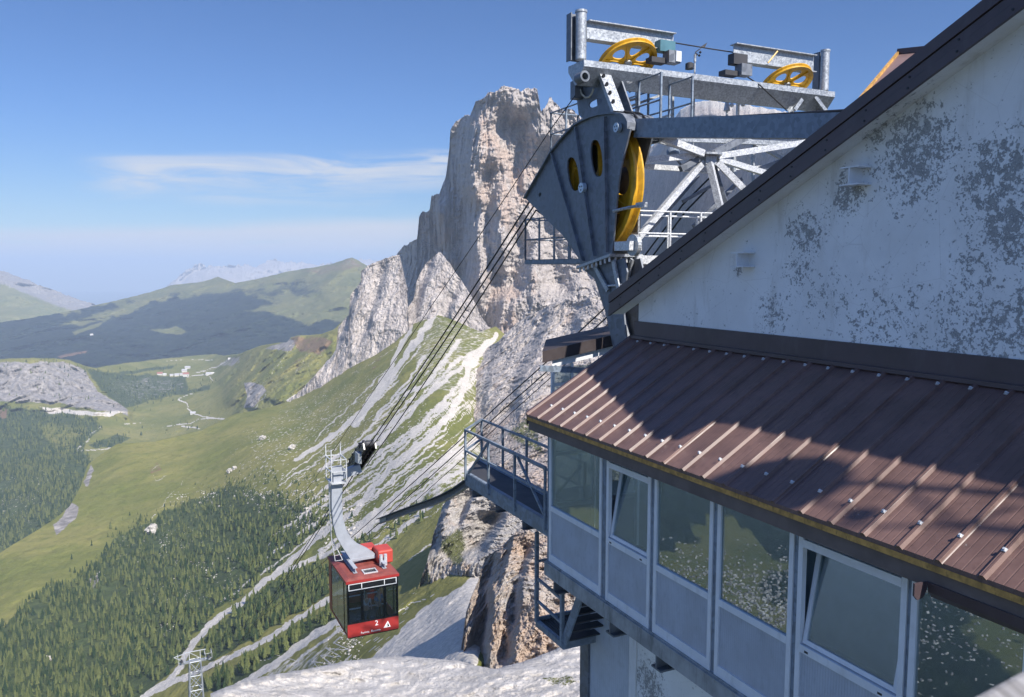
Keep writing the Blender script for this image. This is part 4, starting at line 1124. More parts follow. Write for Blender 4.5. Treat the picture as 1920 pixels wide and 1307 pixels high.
# ---- gallery: windows, panels, posts
FZ, SZ, HZ_ = -5.89, -4.73, -3.10
sx = lambda px: on_o(px, 950.3 + .54 * (px - 1032.5), 0)[0]
mods = [(1032, 1130, 0), (1139, 1221, 1), (1228, 1337, 0), (1345, 1486, 0), (1495, 1695, 1), (1703, 1925, 0)]
ms_ = [(sx(a), sx(b), k) for a, b, k in mods]
w = ms_[-1][0] - ms_[-1][1]
ms_ += [(ms_[-1][1] - .09 - 1.55 * k, ms_[-1][1] - .09 - 1.55 * k - 1.46, k % 3 == 1) for k in range(5)]
fw, T0, T1 = .075, -.035, .035
M_lock = paint('black lock hole', (.02, .02, .02), .6)
def frame(mb, sa, sb, za, zb, w=fw, o0=T0, o1=T1):
    mb.box(sb, sb + w, o0, o1, za, zb); mb.box(sa - w, sa, o0, o1, za, zb)
    mb.box(sb + w, sa - w, o0 + .002, o1 - .002, za, za + w); mb.box(sb + w, sa - w, o0 + .002, o1 - .002, zb - w, zb)
for (sa, sb, op) in ms_:
    fm = MB(); frame(fm, sa, sb, FZ, HZ_)
    fm.box(sb + fw, sa - fw, T0 - .004, T1 + .004, SZ - .10, SZ)
    if op:
        zt = on_o(1138.5, 863.5, 0)[2]
        fm.box(sb + fw, sa - fw, T0 - .004, T1 + .004, zt - .10, zt)
    wn = fm.build('window', M_white, ST)
    pn = MB(); pn.box(sb + fw, sa - fw, -.012, .012, FZ + .16, SZ - .10); pn.build('wall_panel', M_panel, ST)
    bf = MB(); bf.box(sb + fw, sa - fw, T0 + .004, T1 - .004, FZ + fw, FZ + .16); bf.build('bottom_rail', M_white, wn)
    if not op:
        g = MB(); g.box(sb + fw, sa - fw, -.006, .006, SZ, HZ_ - fw); g.build('pane', M_glass, wn)
    else:
        g = MB(); g.box(sb + fw, sa - fw, -.006, .006, zt, HZ_ - fw); g.build('pane', M_glass, wn)
        # hopper sash, hinged at the bottom and leaning in
        h = zt - .10 - SZ - .01; ang = R(9.5)
        xf = lambda p, sa=sa: B((p[0], .02 + math.sin(ang) * (p[2]) + math.cos(ang) * p[1], SZ + .012 + math.cos(ang) * p[2] - math.sin(ang) * p[1]))
        sh = MB(xf); frame(sh, sa - fw - .012, sb + fw + .012, 0, h, .06, -.025, .025); sh.build('sash', M_white, wn)
        g2 = MB(xf); g2.box(sb + fw + .07, sa - fw - .07, -.006, .006, .06, h - .06); g2.build('sash_pane', M_glass, wn)
        lk = MB()
        for f_ in (.12, .82): s_ = sa + (sb - sa) * f_; lk.box(s_ - .03, s_ + .03, T0 - .008, T0 - .004, SZ - .075, SZ - .05)
        lk.build('drain_slot', M_lock, wn)
pt = None
for k in range(len(ms_) - 1):
    a = ms_[k][1]; b = ms_[k + 1][0]
    pm = MB(); pm.box(b + .004, a - .004, -.015, .05, FZ, HZ_); pm.build('mullion', M_steel_blue, ST)
cp = MB(); cp.box(ms_[0][0] + .004, ms_[0][0] + .075, -.03, .08, -6.1, -3.1); cp.build('corner_post', M_steel_blue, ST)
# end wall of the gallery with its own panes
ewn = MB()
for oa, ob in ((.08, 1.05), (1.10, 2.12)):
    for a_, b_ in ((oa, oa + .06), (ob - .06, ob)): ewn.box(.005, .06, a_, b_, FZ, HZ_)
    ewn.box(.006, .058, oa + .06, ob - .06, FZ, FZ + .12); ewn.box(.006, .058, oa + .06, ob - .06, SZ - .1, SZ); ewn.box(.006, .058, oa + .06, ob - .06, HZ_ - .06, HZ_); ewn.box(.006, .058, oa + .06, ob - .06, -3.75, -3.68)
we = ewn.build('window', M_white, ST)
ep = MB(); ep.box(.02, .04, .14, .99, FZ + .12, SZ - .1); ep.box(.02, .04, 1.16, 2.06, FZ + .12, SZ - .1); ep.build('bottom_rail', M_panel, we)
eg = MB(); eg.box(.024, .034, .14, .99, SZ, HZ_ - .06); eg.box(.024, .034, 1.16, 2.06, SZ, HZ_ - .06); eg.build('pane', M_glass, we)
gi = MB(); gi.box(SR, 0, 2.17, 2.197, FZ, -1.6); gi.box(SR, 0, .06, 2.17, FZ - .02, FZ); gi.build('gallery_interior', M_inner, ST)
cl_ = MB(); cl_.add([(s, o, zr(o) - .14) for s in (0, SR) for o in (.05, 2.1)], [(0, 1, 3, 2)]); cl_.build('gallery_ceiling', M_inner, ST)
sl_ = MB(); sl_.box(-20, .05, -.10, 2.19, -6.19, -5.915); sl_.box(-20, .04, -.06, .10, -5.914, FZ - .001); sl_.build('floor_slab', M_conc, ST)
for px, py in ((1040, 1090), (1145, 1165), (1232, 1230), (1345, 1310)):
    s, _, _ = on_o(px, py, 0.0)
    ib = MB(); ib.ibeam((s, -.02, -6.345), (s, 2.19, -6.345), .30, .26, .03); ib.build('floor_beam', M_steel_d, ST)
for k in range(6):
    s = on_o(1345, 1310, 0)[0] - 1.5 * (k + 1)
    ib = MB(); ib.ibeam((s, -.02, -6.345), (s, 2.19, -6.345), .30, .26, .03); ib.build('floor_beam', M_steel_d, ST)
# below the gallery
LO = 1.0
sa, sb, sc2, sd = [on_o(x, 1230, LO)[0] for x in (1089, 1104, 1180, 1193)]
lw = MB(); lw.box(sb, sa, LO - .02, LO + .25, -14, -6.2); lw.build('steel_post', M_steel_d, ST)
lw = MB(); lw.box(sc2, sb - .003, LO + .03, LO + .2, -14, -6.2); lw.build('wall_cladding', M_clad, ST)
lw = MB(); lw.box(sd, sc2 - .003, LO - .01, LO + .2, -14, -6.2); lw.build('white_post', M_white, ST)
lw = MB(); lw.box(-20, sd - .003, LO + .02, LO + .22, -14, -6.2); lw.build('lower_wall', M_plaster, ST)
sd_ = MB(); sd_.box(sa - .22, sa, LO + .26, 2.19, -14, -6.2); sd_.build('side_wall', M_plaster, ST)
# gutter length at the right
s_l, _, z_l = on_o(1722, 1112, -.42)
gt = MB(); pr = [(0, .02), (.02, -.08), (.07, -.14), (.15, -.15), (.20, -.10), (.20, .03), (.215, .03), (.215, -.105), (.16, -.165), (.06, -.155), (.005, -.09), (-.015, .02)]
z0 = on_o(1790, 1112, -.44)[2]
for (p0, p1) in [((s_l, -.28, -3.20), (-20, -.28, -3.20))]:
    gt.prof(p0, p1, [(x, y) for x, y in pr])
gt.build('gutter', M_fascia, ST)
ge = MB(); ge.plate([(x, y) for x, y in pr[:6]], [], lambda a, b, t: (t, -.28 - a, -3.20 + b), s_l, s_l + .02); ge.build('gutter_end', M_fascia, ST)

# flat roofed bay beyond the end of the gallery
bs_ = 2.4
bl = on_s(1035, 720, bs_)[1]
zq = lambda px, py: on_s(px, py, bs_)[2]
ze = zq(1016, 658); pit = .165
skew = lambda s, o: (s, o + max(0.0, s - bs_) * .56)      # the outer side runs obliquely back
def slab(mb, o0, o1, d0, d1, s0, s1):
    """pitched strip: d0..d1 below the roof line"""
    vs = [];
    for s in (s0, s1):
        for o in (o0, o1):
            for d in (d0, d1): vs.append((s, o + (s - bs_) * .56, ze + pit * (o - bl + .25) - d))
    return mb.add(vs, [(0, 1, 3, 2), (4, 6, 7, 5), (0, 4, 5, 1), (2, 3, 7, 6), (0, 2, 6, 4), (1, 5, 7, 3)])
bay = MB(); slab(bay, bl - .25, 4.2, 0, .27, bs_ - .1, bs_ + 2.6); bay.build('bay_roof', paint('shade-darkened bay fascia', (.045, .034, .034), .6), ST)  # fascia brown darkened to stand in for shade from the main roof
zb_ = ze - .27
bw = MB(); slab(bw, bl, 4.2, .272, .44, bs_, bs_ + .07); bw.box(bs_, bs_ + .07, bl, bl + .07, -6, zb_ - .1)
bw.box(bs_ + .002, bs_ + .068, bl + .07, 4.2, zb_ - .58, zb_ - .50); bw.box(bs_ + .003, bs_ + .067, bl + .52, bl + .58, zb_ - .5, zb_ - .05); bw.box(bs_ + .003, bs_ + .067, bl + .75, bl + .81, -6, zb_ - .58)
slab(bw, bl, bl + .06, .272, .40, bs_ + .07, bs_ + 2.4)
wb = bw.build('bay_window', M_white, ST)
bg_ = MB(); bg_.box(bs_ + .03, bs_ + .045, bl + .07, 4.2, -5.2, zb_ - .12); bg_.add([(bs_ + .07, bl + .03, -6), (bs_ + 2.4, bl + 1.34, -6), (bs_ + 2.4, bl + 1.34, zb_ - .1), (bs_ + .07, bl + .03, zb_ - .1)], [(0, 1, 2, 3)]); bg_.build('pane', M_glass, wb)
bp = MB(); bp.box(bs_ + .01, bs_ + .06, bl + .07, 4.2, -6.2, -5.2); bp.build('bay_panel', M_panel, ST)
bt_ = MB(); p = on_s(1013, 691, bs_ - .5); bt_.channel((p[0], p[1], p[2]), (p[0], p[1] + 1.7, p[2] - .16), .13, .1); bt_.build('bay_gutter', M_steel_blue, ST)

# unseen mast made up behind the ridge, shaped to cast shadows on the gallery roof
AM = thing('shadow_mast', 'unseen mast with round dish, added to cast shadows on the gallery roof', 'mast', B((-16.3, 3.0, 3.4)))
TS = np.array([math.sin(SUN_AZ) * math.cos(SUN_EL), math.cos(SUN_AZ) * math.cos(SUN_EL), math.sin(SUN_EL)])
tS = np.array([TS @ D, TS @ O, TS[2]])
def roofpt(px, py):
    r = ray(px, py); t = (EZ - slope * EO - slope * (C0 @ O)) / (r[2] - slope * (r @ O)); return np.array(soz(r * t))
def back_to(px, py, o):
    p = roofpt(px, py); return p + tS * ((o - p[1]) / tS[1])
c0 = back_to(1432, 915, 2.75)
md = MB(); md.tube([(c0[0] - .2, 3.0, 3.3), (c0[0] - .2, 3.0, c0[2] + .9)], .05, 10); md.build('pole', M_steel, AM)
dd = MB(); dd.lathe(c0, (-.62, .2, .55), [(.001, -.16), (.30, -.12), (.58, .02), (.60, .03), (.30, -.09), (.001, -.13)], 28); dd.build('dish', M_white, AM)  # added disc, placed to throw the rounded shadow
br = MB()
for (a, b) in [((1460, 990), (1800, 985)), ((1690, 915), (1790, 985)), ((1800, 990), (1900, 950))]:
    br.tube([back_to(*a, 3.0), back_to(*b, 3.0)], .03, 8)
br.tube([(c0[0] - .2, 3.0, back_to(1600, 960, 3.0)[2]), back_to(1600, 960, 3.0)], .03, 8)
e_ = back_to(1800, 985, 3.0); br.tube([e_, (e_[0], 3.0, 3.0)], .06, 8)
br.build('shadow_bars', M_steel, AM)
bb = MB(); bb.lathe(back_to(1612, 966, 2.9), (0, 0, 1), [(.001, -.13), (.13, -.05), (.13, .05), (.001, .13)], 12); bb.build('shadow_ball', M_steel, AM)
# ------------------------------------------------------------------ steel head frame of the cableway
OH = 2.6
PO = lambda px, py, o=OH: on_o(px, py, o)
CF = thing('cable_support_frame', 'grey galvanised steel cable frame with yellow wheels standing behind the roof', 'cableway frame', B((2.4, 2.9, -3)))
plate_px = [(987, 373), (1012, 397), (1022, 408), (1059, 444), (1094, 497), (1149, 476), (1153, 430), (1157, 385), (1161, 345), (1166, 312), (1175, 275), (1183, 242), (1183, 233), (1180, 226), (1175, 219), (1169, 216), (1156, 214), (1143, 214.5), (1128, 216.5), (1114, 220), (1097, 227), (1081, 236), (1058, 260), (1037, 286.5), (1012, 330)]
PL = [(p[0], p[2]) for p in (PO(*q) for q in plate_px)]
def slot(c, ax, rx, ry, tilt, n=20, o=OH):
    out = []
    for k in range(n):
        t = 2 * math.pi * k / n
        x = rx * math.copysign(abs(math.cos(t)) ** .75, math.cos(t)); y = ry * math.copysign(abs(math.sin(t)) ** .9, math.sin(t))
        px = c[0] + x * math.cos(tilt) - y * math.sin(tilt); py = c[1] + x * math.sin(tilt) + y * math.cos(tilt)
        q = PO(px, py, o); out.append((q[0], q[2]))
    return out
holes = [slot((1076, 326.5), 0, 10, 32, -.15), slot((1120, 297), 0, 10.5, 35, -.10), slot((1013.6, 365), 0, 2.2, 4, .2)]
SO = lambda a, b, t: (a, t, b)
np_ = MB(); np_.plate(PL, holes, SO, OH - .02, OH + .02); np_.build('saddle_plate', M_steel_d, CF)
fp_ = MB(); fp_.plate(PL, [], SO, OH + .60, OH + .64); fp_.build('saddle_plate', M_steel_d, CF)
top_ids = list(range(11, len(plate_px))) + [0]
TP = [PL[i] for i in top_ids]                       # back to tip along the curved top
fl_ = MB()
for (a, b) in zip(TP[:-1], TP[1:]):
    for o0, o1 in ((OH - .10, OH + .03), (OH + .59, OH + .72)):
        fl_.add([(p[0], o, p[1] + d) for p in (a, b) for o in (o0, o1) for d in (0, .045)], [(0, 1, 3, 2), (4, 6, 7, 5), (0, 4, 5, 1), (2, 3, 7, 6), (0, 2, 6, 4), (1, 5, 7, 3)])
    fl_.add([(p[0], o, p[1] + d) for p in (a, b) for o in (OH + .03, OH + .59) for d in (-.02, .03)], [(0, 1, 3, 2), (4, 6, 7, 5), (0, 4, 5, 1), (2, 3, 7, 6), (0, 2, 6, 4), (1, 5, 7, 3)])
fl_.build('saddle_shoe', M_steel_d, CF)
for a, b in [((1038, 287), (1097, 489)), ((1083, 238), (1118, 480)), ((1138, 219), (1142, 473))]:
    p, q = PO(*a), PO(*b); r = MB(); r.add([(p[0] - .018, OH - .02, p[2]), (p[0] + .018, OH - .02, p[2]), (p[0] + .018, OH - .10, p[2]), (p[0] - .018, OH - .10, p[2]), (q[0] - .018, OH - .02, q[2]), (q[0] + .018, OH - .02, q[2]), (q[0] + .018, OH - .10, q[2]), (q[0] - .018, OH - .10, q[2])], [(0, 1, 2, 3), (4, 7, 6, 5), (0, 4, 5, 1), (1, 5, 6, 2), (2, 6, 7, 3), (3, 7, 4, 0)]); r.build('plate_rib', M_steel_d, CF)
M_pin = paint('zinc pin cap', (.48, .55, .62), .4, metal=.4)
for c, r_ in (((1165, 240), .105), ((1099, 352.5), .12)):
    p = PO(*c); d = MB(); d.disc((p[0], OH - .10, p[2]), (0, 1, 0), r_, .10, 20); dd_ = d.build('pin_cap', M_pin, CF)
    h = MB()
    for k in range(3):
        t = 2.1 * k + .5; h.disc((p[0] + r_ * .45 * math.cos(t), OH - .152, p[2] + r_ * .45 * math.sin(t)), (0, 1, 0), r_ * .16, .008, 8)
    h.build('cap_bolts', M_black, dd_)
# base flange, bolts and column
f0, f1 = PO(1092, 499), PO(1149, 476)
b0 = np.array((f0[0] + .06, 0, f0[2])); b1 = np.array((f1[0] - .08, 0, f1[2]))
ff_ = MB(); ff_.add([(p[0], o, p[2] + d) for p in (b0, b1) for o in (OH - .14, OH + .78) for d in (-.065, 0)], [(0, 1, 3, 2), (4, 6, 7, 5), (0, 4, 5, 1), (2, 3, 7, 6), (0, 2, 6, 4), (1, 5, 7, 3)]); ff_.build('base_flange', M_steel, CF)
for k in range(8):
    p = b0 + (b1 - b0) * (k + .5) / 8; bo = MB(); bo.disc((p[0], OH - .08, p[2] - .11), (0, 0, 1), .03, .11, 8); bo.build('flange_bolt', M_steel_b, CF)
for k in range(5):
    p = b1 + (b0 - b1) * .06; bo = MB(); bo.disc((p[0], OH + .08 + .15 * k, p[2] - .12), (0, 0, 1), .028, .12, 8); bo.build('flange_bolt', M_steel_b, CF)
colp = [(p[0], p[2]) for p in (PO(*q, 2.75) for q in [(1100, 506), (1120, 522), (1134, 536), (1138, 569), (1157, 640), (1172, 700), (1192, 700), (1181, 640), (1176, 590), (1178, 545), (1182, 510), (1176, 484)])]
for o0 in (2.66, 3.10):
    cm_ = MB(); cm_.plate(colp, [], SO, o0, o0 + .04); cm_.build('column_plate', M_steel_d, CF)
mid = MB(); pa, pb, pc = PO(1128, 500, 2.9), PO(1150, 570, 2.9), PO(1180, 700, 2.9)
mid.bar(pa, pb, .34, .38); mid.bar(pb, pc, .30, .38); mid.build('column', M_steel_d, CF)
for a, b, o in [((1116, 500), (1140, 545), 2.60), ((1150, 488), (1160, 540), 2.60), ((1168, 486), (1165, 545), 2.9), ((1185, 486), (1172, 540), 3.05), ((1194, 484), (1180, 560), 3.18)]:
    g = MB(); g.bar(PO(*a, o), PO(*b, o), .05, .12); g.build('gusset', M_steel, CF)
g = MB(); g.tube([PO(1140, 536, 2.62), PO(1172, 534, 2.62)], .025, 8); g.build('cross_tie', M_steel_b, CF)

def holed_wheel(name, c, axis, Rr, wd, holes_n, parent, ref, hub=.16, hole_r=(.52, .20, .24)):
    """grooved rim, holed web with ribs, hub; drawn in its own plane"""
    c = np.array(c, float); ax = np.array(axis, float); ax /= np.linalg.norm(ax)
    u = np.array(ref, float); u -= ax * (u @ ax); u /= np.linalg.norm(u); v = np.cross(ax, u)
    m = MB(); w = wd / 2
    m.lathe(c, ax, [(Rr * .86, -w * .5), (Rr * .9, -w * .9), (Rr, -w), (Rr, -w * .7), (Rr * .945, -w * .15), (Rr * .945, w * .15), (Rr, w * .7), (Rr, w), (Rr * .9, w * .9), (Rr * .86, w * .5)], 64, True)
    o = m.build(name, M_yel, parent, True)
    ro, rt, rn = hole_r
    outer = [(Rr * .88 * math.cos(2 * math.pi * k / 64), Rr * .88 * math.sin(2 * math.pi * k / 64)) for k in range(64)]
    hs = []
    for k in range(holes_n):
        t = 2 * math.pi * (k + .5) / holes_n; h = []
        for j in range(18):
            a = 2 * math.pi * j / 18; x = ro + rn * math.cos(a); y = rt * math.sin(a) * (1 + .35 * math.cos(a))
            h.append((Rr * (x * math.cos(t) - y * math.sin(t)), Rr * (x * math.sin(t) + y * math.cos(t))))
        hs.append(h)
    m = MB(); m.plate(outer, hs, lambda a, b, t: c + u * a + v * b + ax * t, -w * .22, w * .22); m.build('web', M_yel, o)
    m = MB()
    for k in range(holes_n):
        t = 2 * math.pi * k / holes_n; e = u * math.cos(t) + v * math.sin(t)
        m.bar(c + e * Rr * .12, c + e * Rr * .9, Rr * .035, wd * .8, up=ax)
    m.build('spokes', M_yel, o)
    m = MB(); m.lathe(c, ax, [(.001, -w * 1.15), (Rr * hub, -w * 1.15), (Rr * hub, w * 1.15), (.001, w * 1.15)], 24); m.build('hub', M_steel, o)
    return o
wc = PO(1099, 352.5); WR = 1.56
main_wheel = holed_wheel('haul_rope_wheel', (wc[0] - .25, OH + .31, wc[2] + .02), (0, 1, 0), WR, .26, 6, CF, (1, 0, .5))
# rope lying round that wheel, rod and guide roller
lug = MB(); p = PO(1183, 240, 2.9); lug.plate([(p[0] + .35, p[2] - .16), (p[0] - .12, p[2] - .19), (p[0] - .30, p[2] - .10), (p[0] - .34, p[2] + .06), (p[0] - .22, p[2] + .17), (p[0] + .35, p[2] + .19)], [], SO, 2.70, 2.76); lug.build('strut_lug', M_steel, CF)
s_a, s_b_ = PO(1200, 241, 2.9), PO(1600, 236, 2.9)
dv = (np.array(s_b_) - np.array(s_a)); s_e = np.array(s_a) + dv * 1.12
m = MB(); m.bar(s_a, s_e, .30, .40); m.build('anchor_strut', M_steel_blue, CF)
rod = MB(); rod.tube([PO(1150, 396, 2.55), PO(1175, 390, 2.60), PO(1205, 384, 2.75)], .035, 8); a = PO(1200, 385, 2.75); rod.box(a[0] - .18, a[0] + .1, 2.70, 2.82, a[2] - .05, a[2] + .06); rod.build('brake_rod', M_steel, CF)
gr = MB(); a, b = PO(1156, 472, 2.62), PO(1184, 452, 2.62); gr.box(min(a[0], b[0]), max(a[0], b[0]), 2.56, 2.9, a[2] + .02, b[2]); gr.build('roller_bracket', M_steel_b, CF)
gr = MB(); c = PO(1184, 460, 2.75); gr.disc((c[0] - .1, 2.75, c[2]), (0, 1, 0), .24, .10, 24); gr.build('guide_roller', M_steel, CF)
tb = MB(); tb.tube([PO(1196, 300, 3.3), PO(1200, 400, 3.3), PO(1196, 520, 3.2)], .02, 6); tb.tube([PO(1190, 470, 3.25), PO(1186, 520, 3.2), PO(1182, 556, 3.2)], .02, 6); tb.build('loose_wire', M_rope, CF)

# upper bracket to the cross beam
SBm = 2.6
PS = lambda px, py, s=SBm: on_s(px, py, s)
ub = [(p[0], p[2]) for p in (PO(*q) for q in [(1083, 152), (1092, 140), (1102, 133), (1121, 127), (1135, 170), (1149, 212), (1120, 216), (1098, 226), (1086, 214), (1082, 178)])]
m = MB(); m.plate(ub, [slot((1118, 193), 0, 14, 6.5, -.45)], SO, OH - .02, OH + .02); m.build('bracket_plate', M_steel_d, CF)
ubf = MB(); ubf.plate(ub, [], SO, OH + .55, OH + .59); ubf.build('bracket_plate', M_steel_d, CF)
bl1, bl2 = PO(1131, 128, 2.66), PO(1161, 208, 2.66)
m = MB(); m.channel(bl1, bl2, .30, .10, up=(0, 1, 0)); m.build('bracket_leg', M_steel, CF)
for k in range(4):
    f = .2 + .2 * k; c = np.array(bl1) * (1 - f) + np.array(bl2) * f; h = MB(); h.disc(c + np.array((-.03, -.09, 0)), (.9, -.4, .2), .055, .02, 12); h.build('leg_slot', M_black, CF)
m = MB(); m.tube([PO(x, y, 2.50) for x, y in [(1087, 134), (1086, 150), (1087, 165), (1091, 177), (1098, 183), (1105, 182), (1110, 175), (1113, 166)]], .022, 8); m.build('cable_hose', paint('cream hose', (.55, .5, .4), .6), CF)
a = PO(1082, 160, 2.45); m = MB(); m.box(a[0] - .08, a[0] + .15, 2.35, 2.55, a[2] - .32, a[2] + .1); m.build('junction_box', M_steel_d, CF)

# cross beam: wide at the top, tapering below; end caps, pin plates
e0, e1 = PS(1080, 122), PS(1546, 184)
zc = (e0[2] + e1[2]) / 2
prof = [(-.36, .07), (-.36, -.07), (-.04, -.42), (.04, -.42), (.36, -.07), (.36, .07)]
m = MB(); m.prof((SBm, e0[1], zc), (SBm, e1[1], zc), prof); m.build('cross_beam', M_steel, CF)
for px, py in ((1180, 147), (1486, 181)):
    p = PS(px, py, SBm - .2); m = MB(); m.disc((SBm - .19, p[1], p[2]), (1, 0, .3), .115, .05, 20); m.build('pin_cap', M_steel, CF)
pe = PS(1090, 140, SBm - .35); m = MB(); m.lathe((SBm - .42, pe[1] + .06, pe[2] - .04), (1, 0, 0), [(.08, 0), (.125, 0), (.125, .3), (.08, .3)], 20, True); m.build('pipe_sleeve', M_steel_d, CF)
for (px, pyb, pyt, wpx, bx) in ((1089, 112, 24, 20, 1), (1545, 170, 97, 15.5, -1)):
    p = PS(px, pyb); q = PS(px, pyt); r_ = wpx / 2 * (16 + .9 * SBm + .43 * p[1]) / F
    m = MB(); m.tube([p, (p[0], p[1], q[2])], r_, 20); m.lathe((p[0], p[1], q[2]), (0, 0, 1), [(.001, 0), (r_ * 1.12, 0), (r_ * 1.12, .05), (.001, .05)], 20); po = m.build('post', M_steel, CF, True)
    m = MB(); m.ibeam((p[0] + .22, p[1] - bx * .05, p[2]), (p[0] + .22, p[1] - bx * .05, q[2] + .02), .30, .22, .025, up=(0, 1, 0)); m.build('post_stiffener', M_steel_d, po)
for (a, b, hpx) in (((1100, 54), (1262, 84), .43), ((1525, 121), (1375, 99), .45)):
    p, q = PS(*a), PS(*b); zz = (p[2] + q[2]) / 2
    m = MB(); m.ibeam((SBm, p[1], zz), (SBm, q[1], zz), hpx, .26, .022); m.build('jib_beam', M_steel, CF)
wn_ = np.array((.5, 0, .87))
dw = []
for c, nm in (((1176, 116), 1), ((1474, 157), 2)):
    p = np.array(PS(*c, SBm + .18)); dw.append(p)
    holed_wheel('deflection_wheel', p, wn_, .72 if nm == 1 else .70, .13, 6, CF, (0, 1, 0), .14)
M_teal = paint('teal motor bracket', (.06, .16, .20), .5)
for c, k in (((1244, 92), 1), ((1380, 116), -1)):
    p = PS(*c, SBm - .05)
    m = MB(); m.box(p[0] - .18, p[0] + .05, p[1] - .22, p[1] + .22, p[2] - .10, p[2] + .16); m.build('switch_bracket', M_teal if k > 0 else M_dark, CF)
    q = PS(c[0] + 14 * (1 if k > 0 else .9), c[1] + 16, SBm - .2); m = MB(); m.box(q[0] - .16, q[0] + .1, q[1] - .17, q[1] + .17, q[2] - .15, q[2] + .13); sw = m.build('switch_box', M_steel_d, CF)
    if k > 0:
        m = MB(); m.box(q[0] - .19, q[0] - .16, q[1] + .02, q[1] + .17, q[2] - .12, q[2] + .12); m.build('cover', M_white, sw)
    q = PS(c[0] - 12, c[1] + 22, SBm - .1); m = MB(); m.box(q[0] - .14, q[0] + .12, q[1] - .25, q[1] + .2, q[2] - .07, q[2] + .05); m.build('switch_box', M_dark, CF)
m = MB(); m.tube([dw[0] + (0, .2, .62), (dw[0] + dw[1]) / 2 + (0, 0, .60), dw[1] + (0, -.1, .60)], .016, 6); m.build('signal_rope', M_rope, CF)
m = MB(); m.tube([PS(1395, 140), PS(1425, 160, 2.2), PS(1475, 207, 2.2)], .018, 6); m.build('loose_wire', M_rope, CF)
m = MB(); m.tube([PS(1440, 118, 2.3), PS(1458, 96, 2.3)], .02, 6); m.build('strap', M_yel, CF)
for a, b in (((1524, 180), (1550, 214)), ((1500, 190), (1486, 210))):
    m = MB(); m.channel(PS(*a, 2.4), PS(*b, 2.4), .26, .1, up=(1, 0, 0)); m.build('bracket_leg', M_steel, CF)

# star of struts between the two heads
TS_ = 2.2
def strut(a, b, w=.13, mat=None, sa=TS_, sb=TS_, h=None):
    w *= .86; m = MB(); m.bar(PS(*a, sa), PS(*b, sb), w, h or w * 1.1); return m.build('strut', mat or M_steel_b, CF)
nd = MB(); c = PS(1328, 290, TS_); nd.disc((c[0], c[1], c[2]), (0, 0, 1), .34, .05, 16); nd.box(c[0] - .12, c[0] + .12, c[1] - .16, c[1] + .16, c[2] - .25, c[2] - .03); nd.build('node_plate', M_steel, CF)
strut((1318, 288), (1240, 258), .17, M_steel_b, TS_ - .15, TS_ - .15)
strut((1338, 288), (1398, 258), .16, M_steel_d, TS_ + .15, TS_ + .3)
strut((1308, 292), (1208, 300), .15, M_steel_b, TS_, TS_ + .1)
strut((1344, 293), (1530, 264), .16, M_steel_b, TS_, TS_ + .1)
strut((1205, 312), (1346, 321), .13, M_steel_b, TS_ + .6, TS_ + .6)
strut((1276, 317), (1310, 297), .15, M_steel_d)
strut((1318, 304), (1196, 446), .15, M_steel_b, TS_, TS_ - .2)
strut((1330, 305), (1353, 400), .16, M_steel_b, TS_ - .1, TS_ - .4); strut((1338, 305), (1366, 395), .1, M_steel_d, TS_ + .1, TS_ - .2)
strut((1346, 305), (1404, 364), .16, M_steel_b, TS_ - .1, TS_ - .5)
strut((1346, 298), (1475, 337), .15, M_steel_b, TS_, TS_ + .4)
strut((1420, 318), (1500, 290), .12, M_steel_d, TS_ + .5, TS_ + .5)
strut((1395, 258), (1470, 300), .09, M_steel, TS_ + .8, TS_ + .8)
strut((1225, 262), (1305, 286), .08, M_steel, TS_ + .8, TS_ + .6)
strut((1214, 440), (1310, 330), .06, M_steel_d, TS_ + 1.0, TS_ + 1.0)
strut((1376, 330), (1376, 272), .09, M_steel, TS_ + .7, TS_ + .7)
strut((1412, 345), (1412, 270), .07, M_steel, TS_ + .9, TS_ + .9)
strut((1360, 318), (1440, 312), .07, M_steel_b, TS_ + .8, TS_ + .8)
strut((1222, 259), (1545, 272), .12, M_steel, TS_ + .5, TS_ + .5)
strut((1390, 335), (1300, 425), .10, M_steel_d, TS_ + .9, TS_ + .9)
strut((1340, 345), (1280, 378), .08, M_steel_d, TS_ + .9, TS_ + .9)
p = PS(1262, 289, 3.2); m = MB(); m.lathe((p[0], p[1], p[2]), (-.75, -.55, -.25), [(.001, .26), (.10, .24), (.16, .05), (.17, -.28), (.14, -.30), (.001, -.28)], 18); fo = m.build('floodlight', M_steel_blue, CF)
m = MB(); m.tube([p, (p[0], p[1] + .3, p[2] - .3)], .03, 6); m.build('lamp_arm', M_steel_d, fo)

